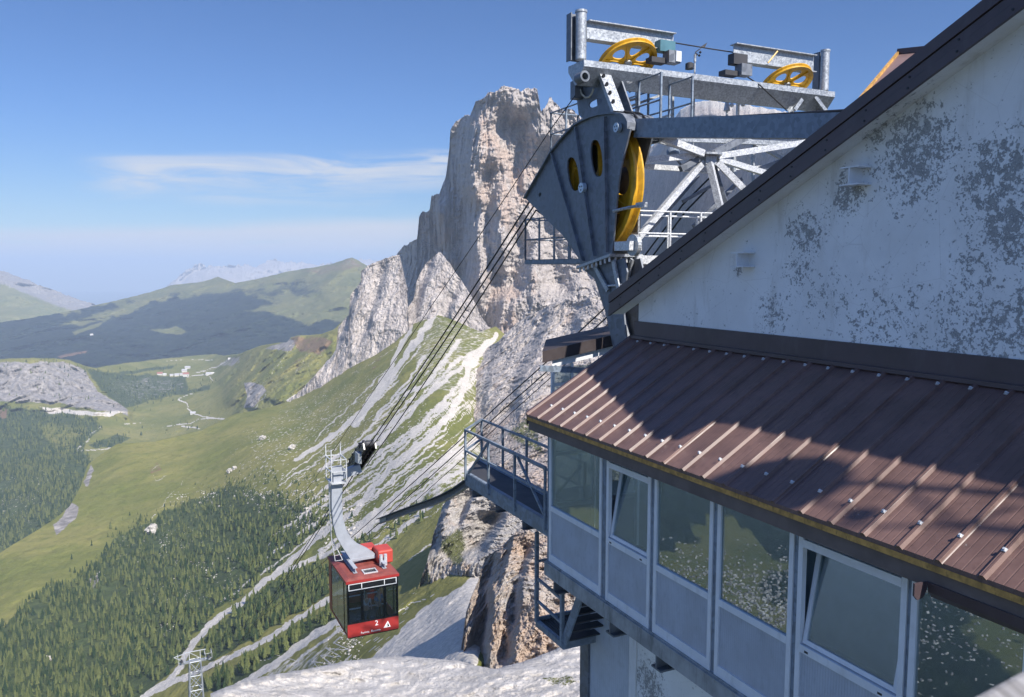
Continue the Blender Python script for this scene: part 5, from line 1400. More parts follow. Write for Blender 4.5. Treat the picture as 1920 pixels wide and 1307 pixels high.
# platforms with their rails
def railing(name, pts, h, post_every, mat, parent, rails=(1.0, .5), r=.022, posts=True, toe=.0):
    m = MB()
    for f in rails: m.tube([np.array(p) + (0, 0, h * f) for p in pts], r, 6)
    for (a, b) in zip(pts[:-1], pts[1:]):
        a = np.array(a, float); b = np.array(b, float); L = np.linalg.norm(b - a); n = max(1, int(round(L / post_every)))
        for k in range(n + 1):
            q = a + (b - a) * k / n; m.bar(q, q + (0, 0, h + .02), .045)
        if toe: m.bar(a + (0, 0, toe / 2 + .01), b + (0, 0, toe / 2 + .01), .015, toe)
    return m.build(name, mat, parent)
def platform(o0, o1, s0, s1, z, parent, mat=M_steel, rail_sides=('o0', 's1'), hh=1.12, th=.14, name='service_platform'):
    m = MB(); m.box(s0, s1, o0, o1, z - .03, z); m.channel((s0, o0, z - th / 2), (s1, o0, z - th / 2), th, -.08); m.channel((s0, o1, z - th / 2), (s1, o1, z - th / 2), th, .08)
    m.box(s1 - .01, s1 + .01, o0, o1, z - th, z); m.box(s0 - .01, s0 + .01, o0, o1, z - th, z)
    pf = m.build(name, mat, parent)
    pth = {'o0': [(s0, o0, z), (s1, o0, z)], 's1': [(s1, o0, z), (s1, o1, z)], 'o1': [(s0, o1, z), (s1, o1, z)], 's0': [(s0, o0, z), (s0, o1, z)]}
    for k in rail_sides: railing('guard_rail', pth[k], hh, .95, mat, pf)
    return pf
z_lo = PO(985, 487, 3.3)[2]; s_hi = PO(984, 487, 3.3)[0]
platform(3.32, 4.3, 4.2, s_hi, z_lo, CF, M_steel_blue, ('o0', 's1', 'o1'), 1.18)
o_l, o_r = PS(1196, 480, 1.7)[1], PS(1420, 480, 1.7)[1]
zz = PS(1200, 479, 1.7)[2]
platform(o_l, o_r, 1.7, 3.0, zz, CF, M_steel_b, ('s0', 's1', 'o0'), PS(1250, 397, 1.7)[2] - zz, .2)
m = MB(); a = PS(1198, 500, 2.0); m.ibeam((2.0, a[1], a[2] + .05), (2.0, a[1] + 2, a[2] + .05), .22, .2); m.build('platform_beam', M_steel_b, CF)
zu_ = 3.25
s_u = PO(1032, 250, 3.6)[0]
platform(3.62, 4.5, 1.5, s_u, zu_, CF, M_steel_blue, ('o0', 's1', 'o1'), PO(1032, 212, 3.6)[2] - zu_)
for a, b in (((1194, 160), (1194, 232)), ((1261, 168), (1261, 260)), ((1194, 161), (1262, 169)), ((1194, 185), (1150, 196)), ((1262, 170), (1175, 202)), ((1262, 214), (1205, 232)), ((1180, 172), (1196, 162))):
    m = MB(); m.bar(PS(*a, 3.4), PS(*b, 3.4), .06); m.build('rail_bar', M_steel, CF)
m = MB(); a, b = PS(1487, 197, 3.4), PS(1530, 202, 3.4); m.bar(a, b, .06); m.bar(a, (a[0], a[1], a[2] - .5), .06); m.bar(b, (b[0], b[1], b[2] - .5), .06); m.build('rail_bar', M_steel_b, CF)

# instruments on the frame
WM = thing('wind_sensor_mast', 'thin wind sensor mast with vane rising behind the cross beam', 'weather mast', B(PS(1299, 300, 3.3)))
a = PS(1299, 300, 3.3); b = PS(1299, 112, 3.3)
m = MB(); m.tube([a, (a[0], a[1], b[2])], .022, 8); m.tube([(a[0], a[1], b[2] - .05), (a[0], a[1], b[2] + .14)], .035, 8); m.build('pole', M_steel, WM)
c = PS(1294, 127, 3.3); m = MB(); m.lathe((a[0], c[1] - .02, c[2] - .04), (0, 0, 1), [(.001, 0), (.11, 0), (.11, .14), (.05, .17), (.001, .17)], 14); m.build('rain_gauge', M_dark, WM)
m = MB(); m.tube([(a[0], a[1], b[2] + .1), PS(1304, 98, 3.3), PS(1312, 92, 3.3)], .014, 6); v0 = PS(1320, 87, 3.3); m.plate([(v0[1] - .12, v0[2] - .03), (v0[1] + .10, v0[2] + .11), (v0[1] + .02, v0[2] - .04)], [], lambda p, q, t: (v0[0] + t, p, q), -.006, .006); m.tube([PS(1304, 98, 3.3), PS(1319, 87, 3.3)], .012, 6); m.build('wind_vane', M_dark, WM)
m = MB()
for px, py in ((1306, 102), (1313, 98), (1311, 104)):
    q = PS(px, py, 3.3); m.lathe(q, (0, 0, 1), [(.001, -.04), (.04, 0), (.001, .04)], 8)
m.build('cup', M_black, WM)
AC = thing('antenna_cluster', 'white flat antenna panel with small domes on the frame, seen above the ropes', 'antenna', B(PS(1386, 214, 3.6)))
p = PS(1386, 184, 3.6); q = PS(1386, 216, 3.6)
m = MB(); m.box(p[0] - .03, p[0] + .03, p[1] - .15, p[1] + .14, p[2] - .14, p[2] + .13); m.build('panel', M_white, AC)
m = MB(); m.bar((p[0] + .05, p[1], q[2] - .5), (p[0] + .05, p[1], p[2]), .07); m.build('post', M_white, AC)
for px, py in ((1372, 197), (1386, 193), (1393, 196)):
    c = PS(px, py, 3.55); m = MB(); m.lathe(c, (0, 0, 1), [(.001, -.06)] + [(.06 * math.cos(t), .06 * math.sin(t)) for t in np.linspace(-1.2, 1.2, 7)] + [(.001, .06)], 12); m.build('dome', M_white, AC)
c = PS(1363, 202, 3.55); m = MB(); m.lathe(c, (0, 0, 1), [(.001, -.6), (.03, -.6), (.03, -.1), (.09, -.08), (.06, .1), (.03, .28), (.001, .3)], 12); m.build('cone_aerial', M_steel_b, AC)

# ------------------------------------------------------------------ walkway and stair beside the gallery
WK = thing('steel_walkway', 'blue grey steel walkway with railings jutting out beyond the glazed gallery', 'walkway', B((2, .5, -5.3)))
zd = -5.10
nl = PO(874, 879, 0.0); s_n = nl[0]
fq = on_z(882, 788, zd + 1.1); s_f, o_f = fq[0], fq[1]
o_f = max(.85, o_f)
m = MB(); m.add([(.09, .02, zd), (s_n, .02, zd), (s_f, o_f, zd), (.09, o_f, zd), (.09, .02, zd - .02), (s_n, .02, zd - .02), (s_f, o_f, zd - .02), (.09, o_f, zd - .02)], [(0, 1, 2, 3), (7, 6, 5, 4), (0, 4, 5, 1), (1, 5, 6, 2), (2, 6, 7, 3), (3, 7, 4, 0)]); m.build('deck_grating', M_dark, WK)
m = MB(); m.channel((.09, 0, zd - .16), (s_n + .02, 0, zd - .16), .34, -.08); m.channel((.09, o_f + .02, zd - .16), (s_f, o_f + .02, zd - .16), .34, .08); m.bar((s_n, .0, zd - .16), (s_f, o_f, zd - .16), .03, .34); m.build('side_channel', M_steel_blue, WK)
for s in (1.2, 2.6, 4.0): m = MB(); m.ibeam((s, -.03, zd - .42), (s, o_f + .06, zd - .42), .17, .14, .015); m.build('cross_beam', M_steel_d, WK)
def rail_line(a, b, n, mat, nm='guard_rail'):
    a, b = np.array(a, float), np.array(b, float); m = MB()
    for k in range(n + 1):
        q = a + (b - a) * k / n; m.bar(q + (0, 0, -.2), q + (0, 0, 1.12), .05)
    for f, w_ in ((1.1, .05), (.58, .045)): m.bar(a + (0, 0, f), b + (0, 0, f), w_)
    return m.build(nm, mat, WK)
rail_line((s_n - .03, -.03, zd), (.15, -.03, zd), 3, M_steel_blue)
rail_line((s_f - .03, o_f + .05, zd), (.15, o_f + .05, zd), 4, M_steel_blue)
m = MB()
for f in (1.1, .58): m.bar((s_n - .03, -.03, zd + f), (s_f - .03, o_f + .05, zd + f), .045)
m.build('guard_rail', M_steel_blue, WK)
for q1, q2 in (((s_n - .25, -.03, zd + .05), (s_n - 1.45, -.03, zd + 1.06)), ((1.45, -.03, zd + 1.06), (.2, -.03, zd + .12)), ((1.4, o_f + .05, zd + .1), (.3, o_f + .05, zd + 1.0))): m = MB(); m.bar(q1, q2, .047); m.build('brace', M_steel_blue, WK)
m = MB()
for k in range(9):
    s = .3 + k * .5; m.bar((s, o_f + .04, zd + .03), (s + .5, o_f + .04, zd + .03), .015, .11)
m.build('toe_board', M_steel_blue, WK)
GT = thing('curved_guide_beam', 'dark curved steel guide beam drooping from the end of the walkway', 'guide beam', B((5, .3, -5.3)))
gpts = [np.array(on_o(x, y, .3)) for x, y in [(880, 906), (860, 920), (837, 932), (815, 941), (794, 948), (757, 961), (714, 977)]]
m = MB()
for a, b in zip(gpts[:-1], gpts[1:]): m.channel(a, b + (b - a) * .02, .20, .16, .02)
m.build('channel', M_steel_d, GT)
m = MB(); m.bar(gpts[-2] * .3 + gpts[-1] * .7 + (0, -.02, 0), gpts[-1] + (0, -.02, 0), .05, .16); m.build('end_plate', M_steel, GT)

SR_ = thing('access_stair', 'small steel stair landing hanging below the gallery floor', 'stair', B((.6, .5, -7.7)))
oL = .25
La, Lb = on_o(1005, 1166, oL), on_o(1055, 1204, oL)
zL = (La[2] + Lb[2]) / 2; sA, sB = La[0], Lb[0]
m = MB()
for k in range(12): o = oL + .03 + k * .075; m.box(sB, sA, o, o + .05, zL - .03, zL)
m.build('landing_grating', M_dark, SR_)
m = MB(); m.channel((sB, oL, zL - .05), (sA, oL, zL - .05), .16, -.06); m.bar((sA, oL, zL - .03), (sA, oL + 1.0, zL - .03), .05, .2); m.bar((sB, oL, zL - .05), (sB, oL + .9, zL - .05), .05, .16); m.bar((sB, oL + .95, zL - .03), (sA, oL + .95, zL - .03), .05, .2); m.build('landing_frame', M_steel_blue, SR_)
m = MB(); m.bar((sA - .03, oL, zL), (sA - .03, oL, zd - .55), .075); m.build('hanger_post', M_steel_blue, SR_)
m = MB(); m.bar((sB + .03, oL, zL - .05), (sB + .03, oL, on_o(1056, 1112, oL)[2]), .075); m.build('hanger_post', M_steel_blue, SR_)
m = MB()
for f in (.48, .98): m.bar((sB + .03, oL, zL + f - .06), (sA - .03, oL, zL + f), .05)
m.bar((sA - .03, oL, zL + 1.35), (sA - .03, oL + .9, zL + 1.35), .05); m.build('guard_rail', M_steel_blue, SR_)
p, q = on_o(1062, 1198, oL + .02), on_o(1088, 1116, oL + .02)
m = MB(); m.bar((sB, oL + .03, zL), (sB - .75, oL + .03, -6.22), .04, .2); m.bar((sB, oL + .92, zL), (sB - .75, oL + .92, -6.22), .04, .2); m.build('stringer', M_steel_blue, SR_)
for k in range(6):
    f = (k + .6) / 6.2; m = MB(); m.box(sB - .75 * f - .12, sB - .75 * f + .12, oL + .06, oL + .89, zL + (-6.22 - zL) * f - .03, zL + (-6.22 - zL) * f); m.build('tread', M_dark, SR_)

# weathered handrail at the photographer's elbow
HR = thing('wooden_handrail', 'blurred weathered grey wooden handrail in the bottom right corner', 'handrail', at(1900, 1290, .8))
def wood_mat():
    m, nt, bs = newmat('weathered larch'); g = nt.node('ShaderNodeTexCoord'); mp = nt.node('ShaderNodeMapping'); nt.l.new(g.outputs['Object'], mp.inputs[0]); mp.inputs['Rotation'].default_value = (0, 0, -.75); mp.inputs['Scale'].default_value = (60, 6, 60)
    n = nt.noise(mp.outputs[0], 1.0, 6, .65); c = nt.mix(nt.ramp(n, .3, .7), (.20, .185, .17), (.46, .44, .42)); nt.l.new(c, bs.inputs['Base Color']); bs.inputs['Roughness'].default_value = .9; nt.l.new(nt.bump(n, .5, .003), bs.inputs['Normal']); return m
def zray(px, py, z): r = ray(px, py); return r * (z / r[2])
a, b = zray(1800, 1309, -.40), zray(1930, 1240, -.40)
dr = (b - a) / np.linalg.norm(b - a); nr_ = np.array([-dr[1], dr[0], 0])
if nr_[1] > 0: nr_ = -nr_
p0, p1 = a - dr * .5, b + dr * .6
m = W(); off = nr_ * .06 - np.array([0, 0, .03])
m.bar(p0 + off, p1 + off, .12, .06); hr_ = m.build('rail', wood_mat(), HR)
bv = hr_.modifiers.new('bevel', 'BEVEL'); bv.width = .012; bv.segments = 3
m = W()
for f in (.1, .9):
    q = p0 + (p1 - p0) * f + off; m.bar(q - np.array([0, 0, .03]), q - np.array([0, 0, 1.1]), .08)
m.build('post', wood_mat(), HR)
# ------------------------------------------------------------------ the cabin on its ropes
car = on_o(675, 864, 2.9); s_c = car[0]
def line_pts(px, o):
    return [np.array(on_o(x, y, o)) for x, y in px]
tip = (PL[0][0], PL[0][1] + .05)
tw = on_o(340, 1238, 2.9)
ropeM = M_rope
def rope(name, pts, r, label, group):
    P = [np.array(p, float) for p in pts]; m = MB(); m.tube(P, r, 7); o = m.build(name, ropeM, None, True); tag(o, label, 'cable', group); return o
def sag(a, b, d, n=14):
    a = np.array(a, float); b = np.array(b, float)
    return [a + (b - a) * t + np.array((0, 0, -4 * d * t * (1 - t))) for t in np.linspace(0, 1, n)]
zt = lambda i: TP[i][1] + .075
for k, (o, txt) in enumerate(((2.80, 'nearer thick track rope running over the saddle down to the red gondola'), (3.02, 'farther thick track rope running over the saddle down to the red gondola'))):
    sad = [(p[0], o, p[1] + .075) for p in TP]
    back = on_o(1590, 207 + 4.5 * k, o)
    top = [back, (TP[0][0] - .6, o, TP[0][1] + .09)] + sad
    rope('track_rope', top + sag(sad[-1], (s_c, o, car[2]), .10, 8)[1:] + sag((s_c, o, car[2]), (tw[0], o, tw[2]), 7.0, 20)[1:], .025, txt, 'ropes of the gondola lane')
lo_t = on_o(1005, 394, 2.92); rope('haul_rope', [(wc[0] - .25 + .6, 2.91, wc[2] + .02 - WR + .16), lo_t] + sag(lo_t, (s_c - 1.1, 2.92, car[2] - .05), .18, 8)[1:], .022, 'haul rope leaving the saddle plate below the track ropes', 'ropes of the gondola lane')
rope('signal_wire', line_pts([(1078, 180), (1030, 246), (960, 352), (880, 470), (817, 562), (760, 646), (700, 733), (640, 823), (592, 895), (520, 995), (450, 1085)], 2.3), .012, 'thin signal wire high above the track ropes on the left', 'ropes of the gondola lane')
for k, (pts, txt) in enumerate(((((1346, 318), (1280, 384), (1138, 574), (1040, 665), (934, 760), (860, 828), (700, 972), (600, 1060), (480, 1152), (374, 1228)), 'upper track rope of the second lane passing in front of the rock ribs'), (((1350, 330), (1286, 396), (1143, 590), (1048, 677), (944, 768), (872, 835), (712, 980), (612, 1066), (490, 1156), (374, 1230)), 'middle track rope of the second lane passing in front of the rock ribs'), (((1160, 590), (1060, 683), (958, 775), (884, 846), (722, 990), (640, 1056)), 'lowest rope of the second lane just under the middle one'))):
    rope('track_rope' if k < 2 else 'haul_rope', line_pts(pts, 10.3), (.032, .032, .022)[k], txt, 'ropes of the second lane')
rope('signal_wire', line_pts([(1226, 536), (1100, 640), (960, 762), (800, 905), (690, 1000)], 9.6), .010, 'thin wire of the second lane against the shaded rock', 'ropes of the second lane')

M_red = paint('gondola red paint', (.32, .030, .028), .35, var=.08, grime=.15, gcol=(.12, .03, .03))
M_redroof = paint('faded red roof', (.235, .058, .046), .6, var=.25, vscale=2.2, grime=.5, gcol=(.20, .09, .07))
M_redbox = paint('bright red cover', (.46, .06, .042), .5, var=.1)
M_blk = paint('black window surround', (.012, .013, .017), .25)
M_arm = paint('silver grey hanger paint', (.33, .35, .385), .5, var=.08, grime=.12)
M_lite = paint('white letters', (.8, .8, .8), .6)
m, nt, bs = newmat('cabin glass'); nt.n.remove(bs)
gl = nt.node('ShaderNodeBsdfGlossy'); gl.inputs['Roughness'].default_value = .02
tr = nt.node('ShaderNodeBsdfTransparent'); tr.inputs['Color'].default_value = (.74, .80, .84, 1)
ms = nt.node('ShaderNodeMixShader'); nt.l.new(schlick(nt, .08), ms.inputs[0]); nt.l.new(tr.outputs[0], ms.inputs[1]); nt.l.new(gl.outputs[0], ms.inputs[2]); nt.l.new(ms.outputs[0], nt.n['Material Output'].inputs['Surface']); M_cglass = m

GO = thing('gondola', 'red aerial tramway gondola number 2 hanging over the valley on a curved grey arm', 'gondola', B(car))
SF = s_c - 2.0
fl_t, fr_t = on_s(650, 1092, SF), on_s(746, 1072, SF)
zT = (fl_t[2] + fr_t[2]) / 2; oL_, oR_ = fl_t[1], fr_t[1]
Wd = oR_ - oL_; oM = (oL_ + oR_) / 2
zB = on_s(656, 1196, SF)[2]; H = zT - zB
SBk = SF + 3.9
# body frame: posts and lower panels; walls lean in slightly to the roof
def gb(s, o, z): return (SF + s, oM + o, zB + z)
hw = Wd / 2; L = SBk - SF
class GB(MB):
    def __init__(s): super().__init__(lambda p: B((SF + p[0], oM + p[1], zB + p[2])))
m = GB(); m.box(.03, L - .03, -hw + .03, hw - .03, -.06, .10); m.build('cabin_floor', M_blk, GO)
m = GB(); m.box(-.01, .05, -hw, hw, .0, .66); m.build('front_panel', M_red, GO)
m = GB()
for s0, s1 in ((.052, L - .052),):
    m.box(s0, s1, hw - .05, hw, .02, .62); m.box(s0, s1, -hw, -hw + .05, .02, .10)
m.box(L - .05, L, -hw, hw, 0, .66); m.build('side_panel', M_red, GO)
m = GB()
for o in (-hw, -hw * .42 - .07, hw * .42, hw - .10): m.box(-.005, .06, o, o + (.10 if abs(o) > hw * .8 else .13), .662, H - .16)
m.box(-.004, .055, -hw + .1, hw - .1, .662, .76); m.box(-.004, .055, -hw + .1, hw - .1, H - .62, H - .54); fw_ = m.build('front_window', M_blk, GO)
m = GB()
for o0, o1 in ((-hw + .1, -hw * .42 - .07), (-hw * .42 + .06, hw * .42), (hw * .42 + .13, hw - .1)): m.box(.015, .03, o0, o1, .76, H - .62)
m.build('pane', M_cglass, fw_)
m = GB()
for z in (H - .53, H - .225): m.box(-.016, .05, -hw + .08, hw - .08, z, z + .035)
for o in (-hw + .08, -hw * .42 - .03, hw * .42 + .03, hw - .115): m.box(-.014, .048, o, o + .035, H - .495, H - .225)
tf = m.build('vent_window', M_white, GO)
m = GB(); m.box(.0, .03, -hw + .1, hw - .1, H - .49, H - .23); m.build('pane', M_blk, tf)
for sg in (-1, 1):
    o0, o1 = (sg * hw, sg * (hw - .05)); oa, ob = min(o0, o1), max(o0, o1)
    for s, w_, in ((.06, .08), (.66, .10), (L - .50, .45)):
        m = GB(); m.box(s, s + w_, oa, ob, .10 if sg < 0 else .62, H - .12); m.build('door_post', M_red if (sg < 0 and s > 2) else M_blk, GO)
    m = GB()
    for a_, b_ in ((.14, .66), (.76, .78 + (L - 1.28) / 2 - .03), (.78 + (L - 1.28) / 2 + .01, L - .5)): m.box(a_, b_, oa + .015, ob - .015, .62 if sg > 0 else .12, H - .14)
    m.build('side_window', M_cglass, GO)
m = GB(); m.box(L - .05, L - .02, -hw + .08, hw - .08, .68, H - .2); m.build('rear_window', M_cglass, GO)
m = GB(); m.box(L - .06, L + .002, -hw, -hw + .09, .66, H - .12); m.box(L - .06, L + .002, hw - .09, hw, .66, H - .12); m.build('corner_post', M_red, GO)
m = GB(); e = .05
zr_ = H
m.add([(-e, -hw - e, zr_ - .16), (L + e, -hw - e, zr_ - .16), (L + e, hw + e, zr_ - .16), (-e, hw + e, zr_ - .16), (-e, -hw - e, zr_ - .03), (L + e, -hw - e, zr_ - .03), (L + e, hw + e, zr_ - .03), (-e, hw + e, zr_ - .03)], [(0, 3, 2, 1), (0, 1, 5, 4), (1, 2, 6, 5), (2, 3, 7, 6), (3, 0, 4, 7), (4, 5, 6, 7)]); rim = m.build('roof_rim', M_red, GO)
m = GB(); m.add([(-e + .01, -hw - e + .01, zr_ - .029), (L + e - .01, -hw - e + .01, zr_ - .029), (L + e - .01, hw + e - .01, zr_ - .029), (-e + .01, hw + e - .01, zr_ - .029), (.16, -hw + .16, zr_ + .05), (L - .16, -hw + .16, zr_ + .05), (L - .16, hw - .16, zr_ + .05), (.16, hw - .16, zr_ + .05)], [(0, 1, 5, 4), (1, 2, 6, 5), (2, 3, 7, 6), (3, 0, 4, 7), (4, 5, 6, 7)]); m.build('roof', M_redroof, GO)
hp = on_z(693, 1071, zB + H + .06)
ho = hp[1] - oM; hs_ = hp[0] - SF
m = GB(); zz = H + .05
for (a, b, c, d) in ((hs_ - .28, hs_ + .28, ho - .36, ho - .30), (hs_ - .28, hs_ + .28, ho + .30, ho + .36), (hs_ - .28, hs_ - .22, ho - .30, ho + .30), (hs_ + .22, hs_ + .28, ho - .30, ho + .30)): m.box(a, b, c, d, zz, zz + .05)
hh_ = m.build('roof_hatch', M_steel_b, GO)
m = GB(); m.box(hs_ - .22, hs_ + .22, ho - .3, ho + .3, zz, zz + .02); m.build('hatch_glass', M_blk, hh_)
for a, b, sz in (((690, 1038), 0, (.45, .36, .36)), ((718, 1053), 0, (.52, .40, .44))):
    q = on_s(*a, s_c + (.9 if a[0] < 700 else -.1)); m = MB(); s_, o_, h_ = sz; m.box(q[0] - s_, q[0] + s_, q[1] - o_, q[1] + o_, zB + H + .051, zB + H + .051 + 2 * h_ * .8); eb_ = m.build('equipment_box', M_redbox, GO)
    bv = eb_.modifiers.new('bevel', 'BEVEL'); bv.width = .08; bv.segments = 2
# hanger
hl = [(621, 903), (620.5, 930), (620.8, 953), (624, 983), (629.6, 1004), (639, 1021), (650, 1038), (660, 1053)]
hr2 = [(700, 1044), (702, 1037), (688.5, 1028), (671, 1020), (658.6, 1009.5), (648, 992), (642, 971), (639.5, 944), (641, 903)]
poly = [(p[1], p[2]) for p in (on_s(x, y, s_c) for x, y in hl + hr2)]
m = MB(); m.plate(poly, [], lambda a, b, t: (t, a, b), s_c - .16, s_c + .16); m.build('hanger_arm', M_arm, GO)
zR = zB + H + .05
pL, pR = on_s(652, 1050, s_c), on_s(704, 1040, s_c)
m = MB()
for o in (pL[1] + .05, pR[1] + .1): m.ibeam((s_c - 1.35, o, zR + .16), (s_c + 1.35, o, zR + .16), .28, .20, .03)
m.bar((s_c, pL[1], zR + .28), (s_c, pR[1] + .1, zR + .28), .4, .12); m.build('hanger_base', M_arm, GO)
m = MB()
for o in (pR[1] + .02, pR[1] + .25): m.tube([(s_c - .95, o, zR + .05), (s_c - .95, o, zR + .62)], .09, 10)
m.build('damper', M_steel_b, GO)
# ladder up the arm
l0 = [np.array(on_s(x, y, s_c + .05)) for x, y in [(628.5, 1052), (621.5, 1010), (618.5, 960), (617.5, 905)]]; l1 = [p + (0.0, .38, 0) if k < 1 else p + (.32, .05, 0) for k, p in enumerate(l0)]
m = MB(); m.tube(l0, .022, 6); m.tube(l1, .022, 6)
for k in range(14):
    t = k / 13 * 3; i = min(2, int(t)); f = t - i; m.tube([l0[i] * (1 - f) + l0[i + 1] * f, l1[i] * (1 - f) + l1[i + 1] * f], .016, 5)
m.build('ladder', M_steel_b, GO)
# working basket
b0_, b1_ = np.array(on_s(622, 908, s_c - .45)), np.array(on_s(650, 903, s_c - .45))
zb0 = b0_[2]; oa, ob = b0_[1], b1_[1]; hgt = on_s(622, 864, s_c - .45)[2] - zb0
m = MB()
m.box(s_c - .45, s_c + .75, oa, ob, zb0 - .04, zb0)
for s in (s_c - .45, s_c + .75):
    for o in (oa, ob): m.bar((s, o, zb0), (s, o, zb0 + hgt + (.55 if o == oa or s > s_c else 0)), .05)
for f in (.5, 1.0):
    for s in (s_c - .45, s_c + .75): m.bar((s, oa, zb0 + hgt * f), (s, ob, zb0 + hgt * f), .045)
    for o in (oa, ob): m.bar((s_c - .45, o, zb0 + hgt * f), (s_c + .75, o, zb0 + hgt * f), .045)
m.build('work_basket', M_steel_b, GO)
m = MB(); m.box(s_c - .2, s_c + .5, oa + .15, ob - .2, zb0, zb0 + .5); m.bar((s_c, oa + .1, zb0 + .6), (s_c, ob - .1, zb0 + .66), .12, .3); m.build('winch_box', M_arm, GO)
# carriage riding on the ropes
dirv = np.array((s_c, 2.9, car[2])) - np.array((tip[0], 2.9, tip[1])); dirv /= np.linalg.norm(dirv)
cc = np.array(car) + dirv * .1
upv = np.cross(np.array((0, 1, 0)), dirv); upv = upv if upv[2] > 0 else -upv
for o in (2.62, 3.20):
    m = MB(); a, b = cc - dirv * 2.3, cc + dirv * 2.0
    a = np.array((a[0], o, a[2])) + upv * .02; b = np.array((b[0], o, b[2])) + upv * .02
    m.bar(a, b, .07, .34, up=upv); m.bar(a * .8 + b * .2 + upv * .25, a * .3 + b * .7 + upv * .25, .07, .3, up=upv); m.build('carriage_frame', M_blk, GO)
for k in range(8):
    c = cc + dirv * (-2.1 + .56 * k) + upv * .20
    m = MB(); m.lathe((c[0], 2.90, c[2]), (0, 1, 0), [(.04, -.26), (.21, -.26), (.21, -.2), (.16, -.12), (.16, .12), (.21, .2), (.21, .26), (.04, .26)], 16, True); m.build('carriage_wheel', M_dark, GO)
m = MB(); q = on_s(632, 905, s_c); m.bar((s_c, q[1], cc[2] - .62), (s_c, 2.9, cc[2] - .30), .34, .42); m.build('pivot', M_arm, GO)
m = MB(); q = np.array(on_o(672, 858, 2.5)); m.box(q[0] - .3, q[0] + .3, 2.4, 2.58, q[2] - .25, q[2] + .25); m.build('brake_cover', M_steel, GO)
for k in range(5):
    c = cc + dirv * (-1.6 + .8 * k) + upv * .42; m = MB(); m.bar(c + (0, -.35, 0), c + (0, .35, .05), .07); m.bar(c + (0, -.3, 0), c + (0, -.3, -.5), .05); m.build('brake_link', M_blk, GO)
# lettering on the front panel
def letters(name, body, o, z, size, sx=1.0, parent=GO):
    cu = bpy.data.curves.new(name, 'FONT'); cu.body = body; cu.size = size; cu.extrude = .004; cu.align_x = 'CENTER'; cu.materials.append(M_lite)
    tmp = bpy.data.objects.new(name, cu); me_ = bpy.data.meshes.new_from_object(tmp); bpy.data.objects.remove(tmp)
    me_.materials.clear(); me_.materials.append(M_lite); ob_ = bpy.data.objects.new(name, me_); COL.objects.link(ob_); ob_.parent = parent
    xa = Vector(O); za = Vector(-D); ya = za.cross(xa)
    M_ = Matrix((xa, ya, za)).transposed().to_4x4(); M_.translation = Vector(B((SF - .018, o, z)) - root_loc(parent))
    ob_.matrix_local = M_ @ Matrix.Diagonal((sx, 1, 1, 1)); return ob_
pz = lambda px, py: on_s(px, py, SF)
q = pz(706, 1172); letters('number', '2', q[1], q[2], .36)
q = pz(695, 1185); letters('lettering', 'Funivia  Rosetta', q[1], q[2], .155, 1.0)
q = pz(726, 1171)
m = MB(); tri = lambda k: [(q[1] - .19 * k, q[2] - .13 * k), (q[1] + .17 * k, q[2] - .13 * k), (q[1] + .03 * k, q[2] + .20 * k)]
m.plate(tri(1.0), [], lambda a, b, t: (t, a, b), SF - .022, SF - .012); em = m.build('emblem', M_lite, GO)
m = MB(); m.plate([(q[1] - .02, q[2] - .09), (q[1] + .10, q[2] - .09), (q[1] + .05, q[2] + .07), (q[1] - .02, q[2] + .05), (q[1] + .02, q[2] - .02)], [], lambda a, b, t: (t, a, b), SF - .028, SF - .0225); m.build('emblem_mark', M_blk, em)
# a bench rail and hand posts inside
m = GB(); m.bar((1.0, -hw + .3, 1.0), (1.0, hw - .3, 1.0), .05); m.bar((2.6, -hw + .3, 1.0), (2.6, hw - .3, 1.0), .05); m.bar((1.6, 0, .1), (1.6, 0, H - .2), .05); m.build('hand_rail', M_white, GO)

# ------------------------------------------------------------------ far pylon down the line
TW = thing('lattice_pylon', 'small grey lattice cableway pylon at the bottom edge among the trees', 'pylon', B((tw[0], 6.6, tw[2] - 46)))
tz = tw[2] - .4
m = MB()
for o in (2.9, 10.3):
    for ds in (-1.2, 1.2): pass
feet = [(tw[0] + a * 3.0, 6.6 + b * 3.0, tz - 45) for a in (-1, 1) for b in (-1, 1)]; heads = [(tw[0] + a * 1.1, 6.6 + b * 1.5, tz - .4) for a in (-1, 1) for b in (-1, 1)]
for k in range(4):
    m = MB(); m.tube([feet[k], heads[k]], .22, 6); m.build('leg', M_steel, TW)
m = MB()
for lv in range(9):
    f0_, f1_ = (lv / 9) ** .85, ((lv + 1) / 9) ** .85
    for (i, j) in ((0, 1), (1, 3), (3, 2), (2, 0)):
        a = lambda k, f: np.array(feet[k]) * (1 - f) + np.array(heads[k]) * f
        m.tube([a(i, f0_), a(j, f1_)], .11, 4); m.tube([a(j, f0_), a(i, f1_)], .11, 4); m.tube([a(i, f1_), a(j, f1_)], .12, 4)
m.build('lattice', M_steel, TW)
m = MB(); m.bar((tw[0], 2.3, tz - .6), (tw[0], 10.9, tz - .6), .8, .6); m.build('cross_arm', M_steel, TW)
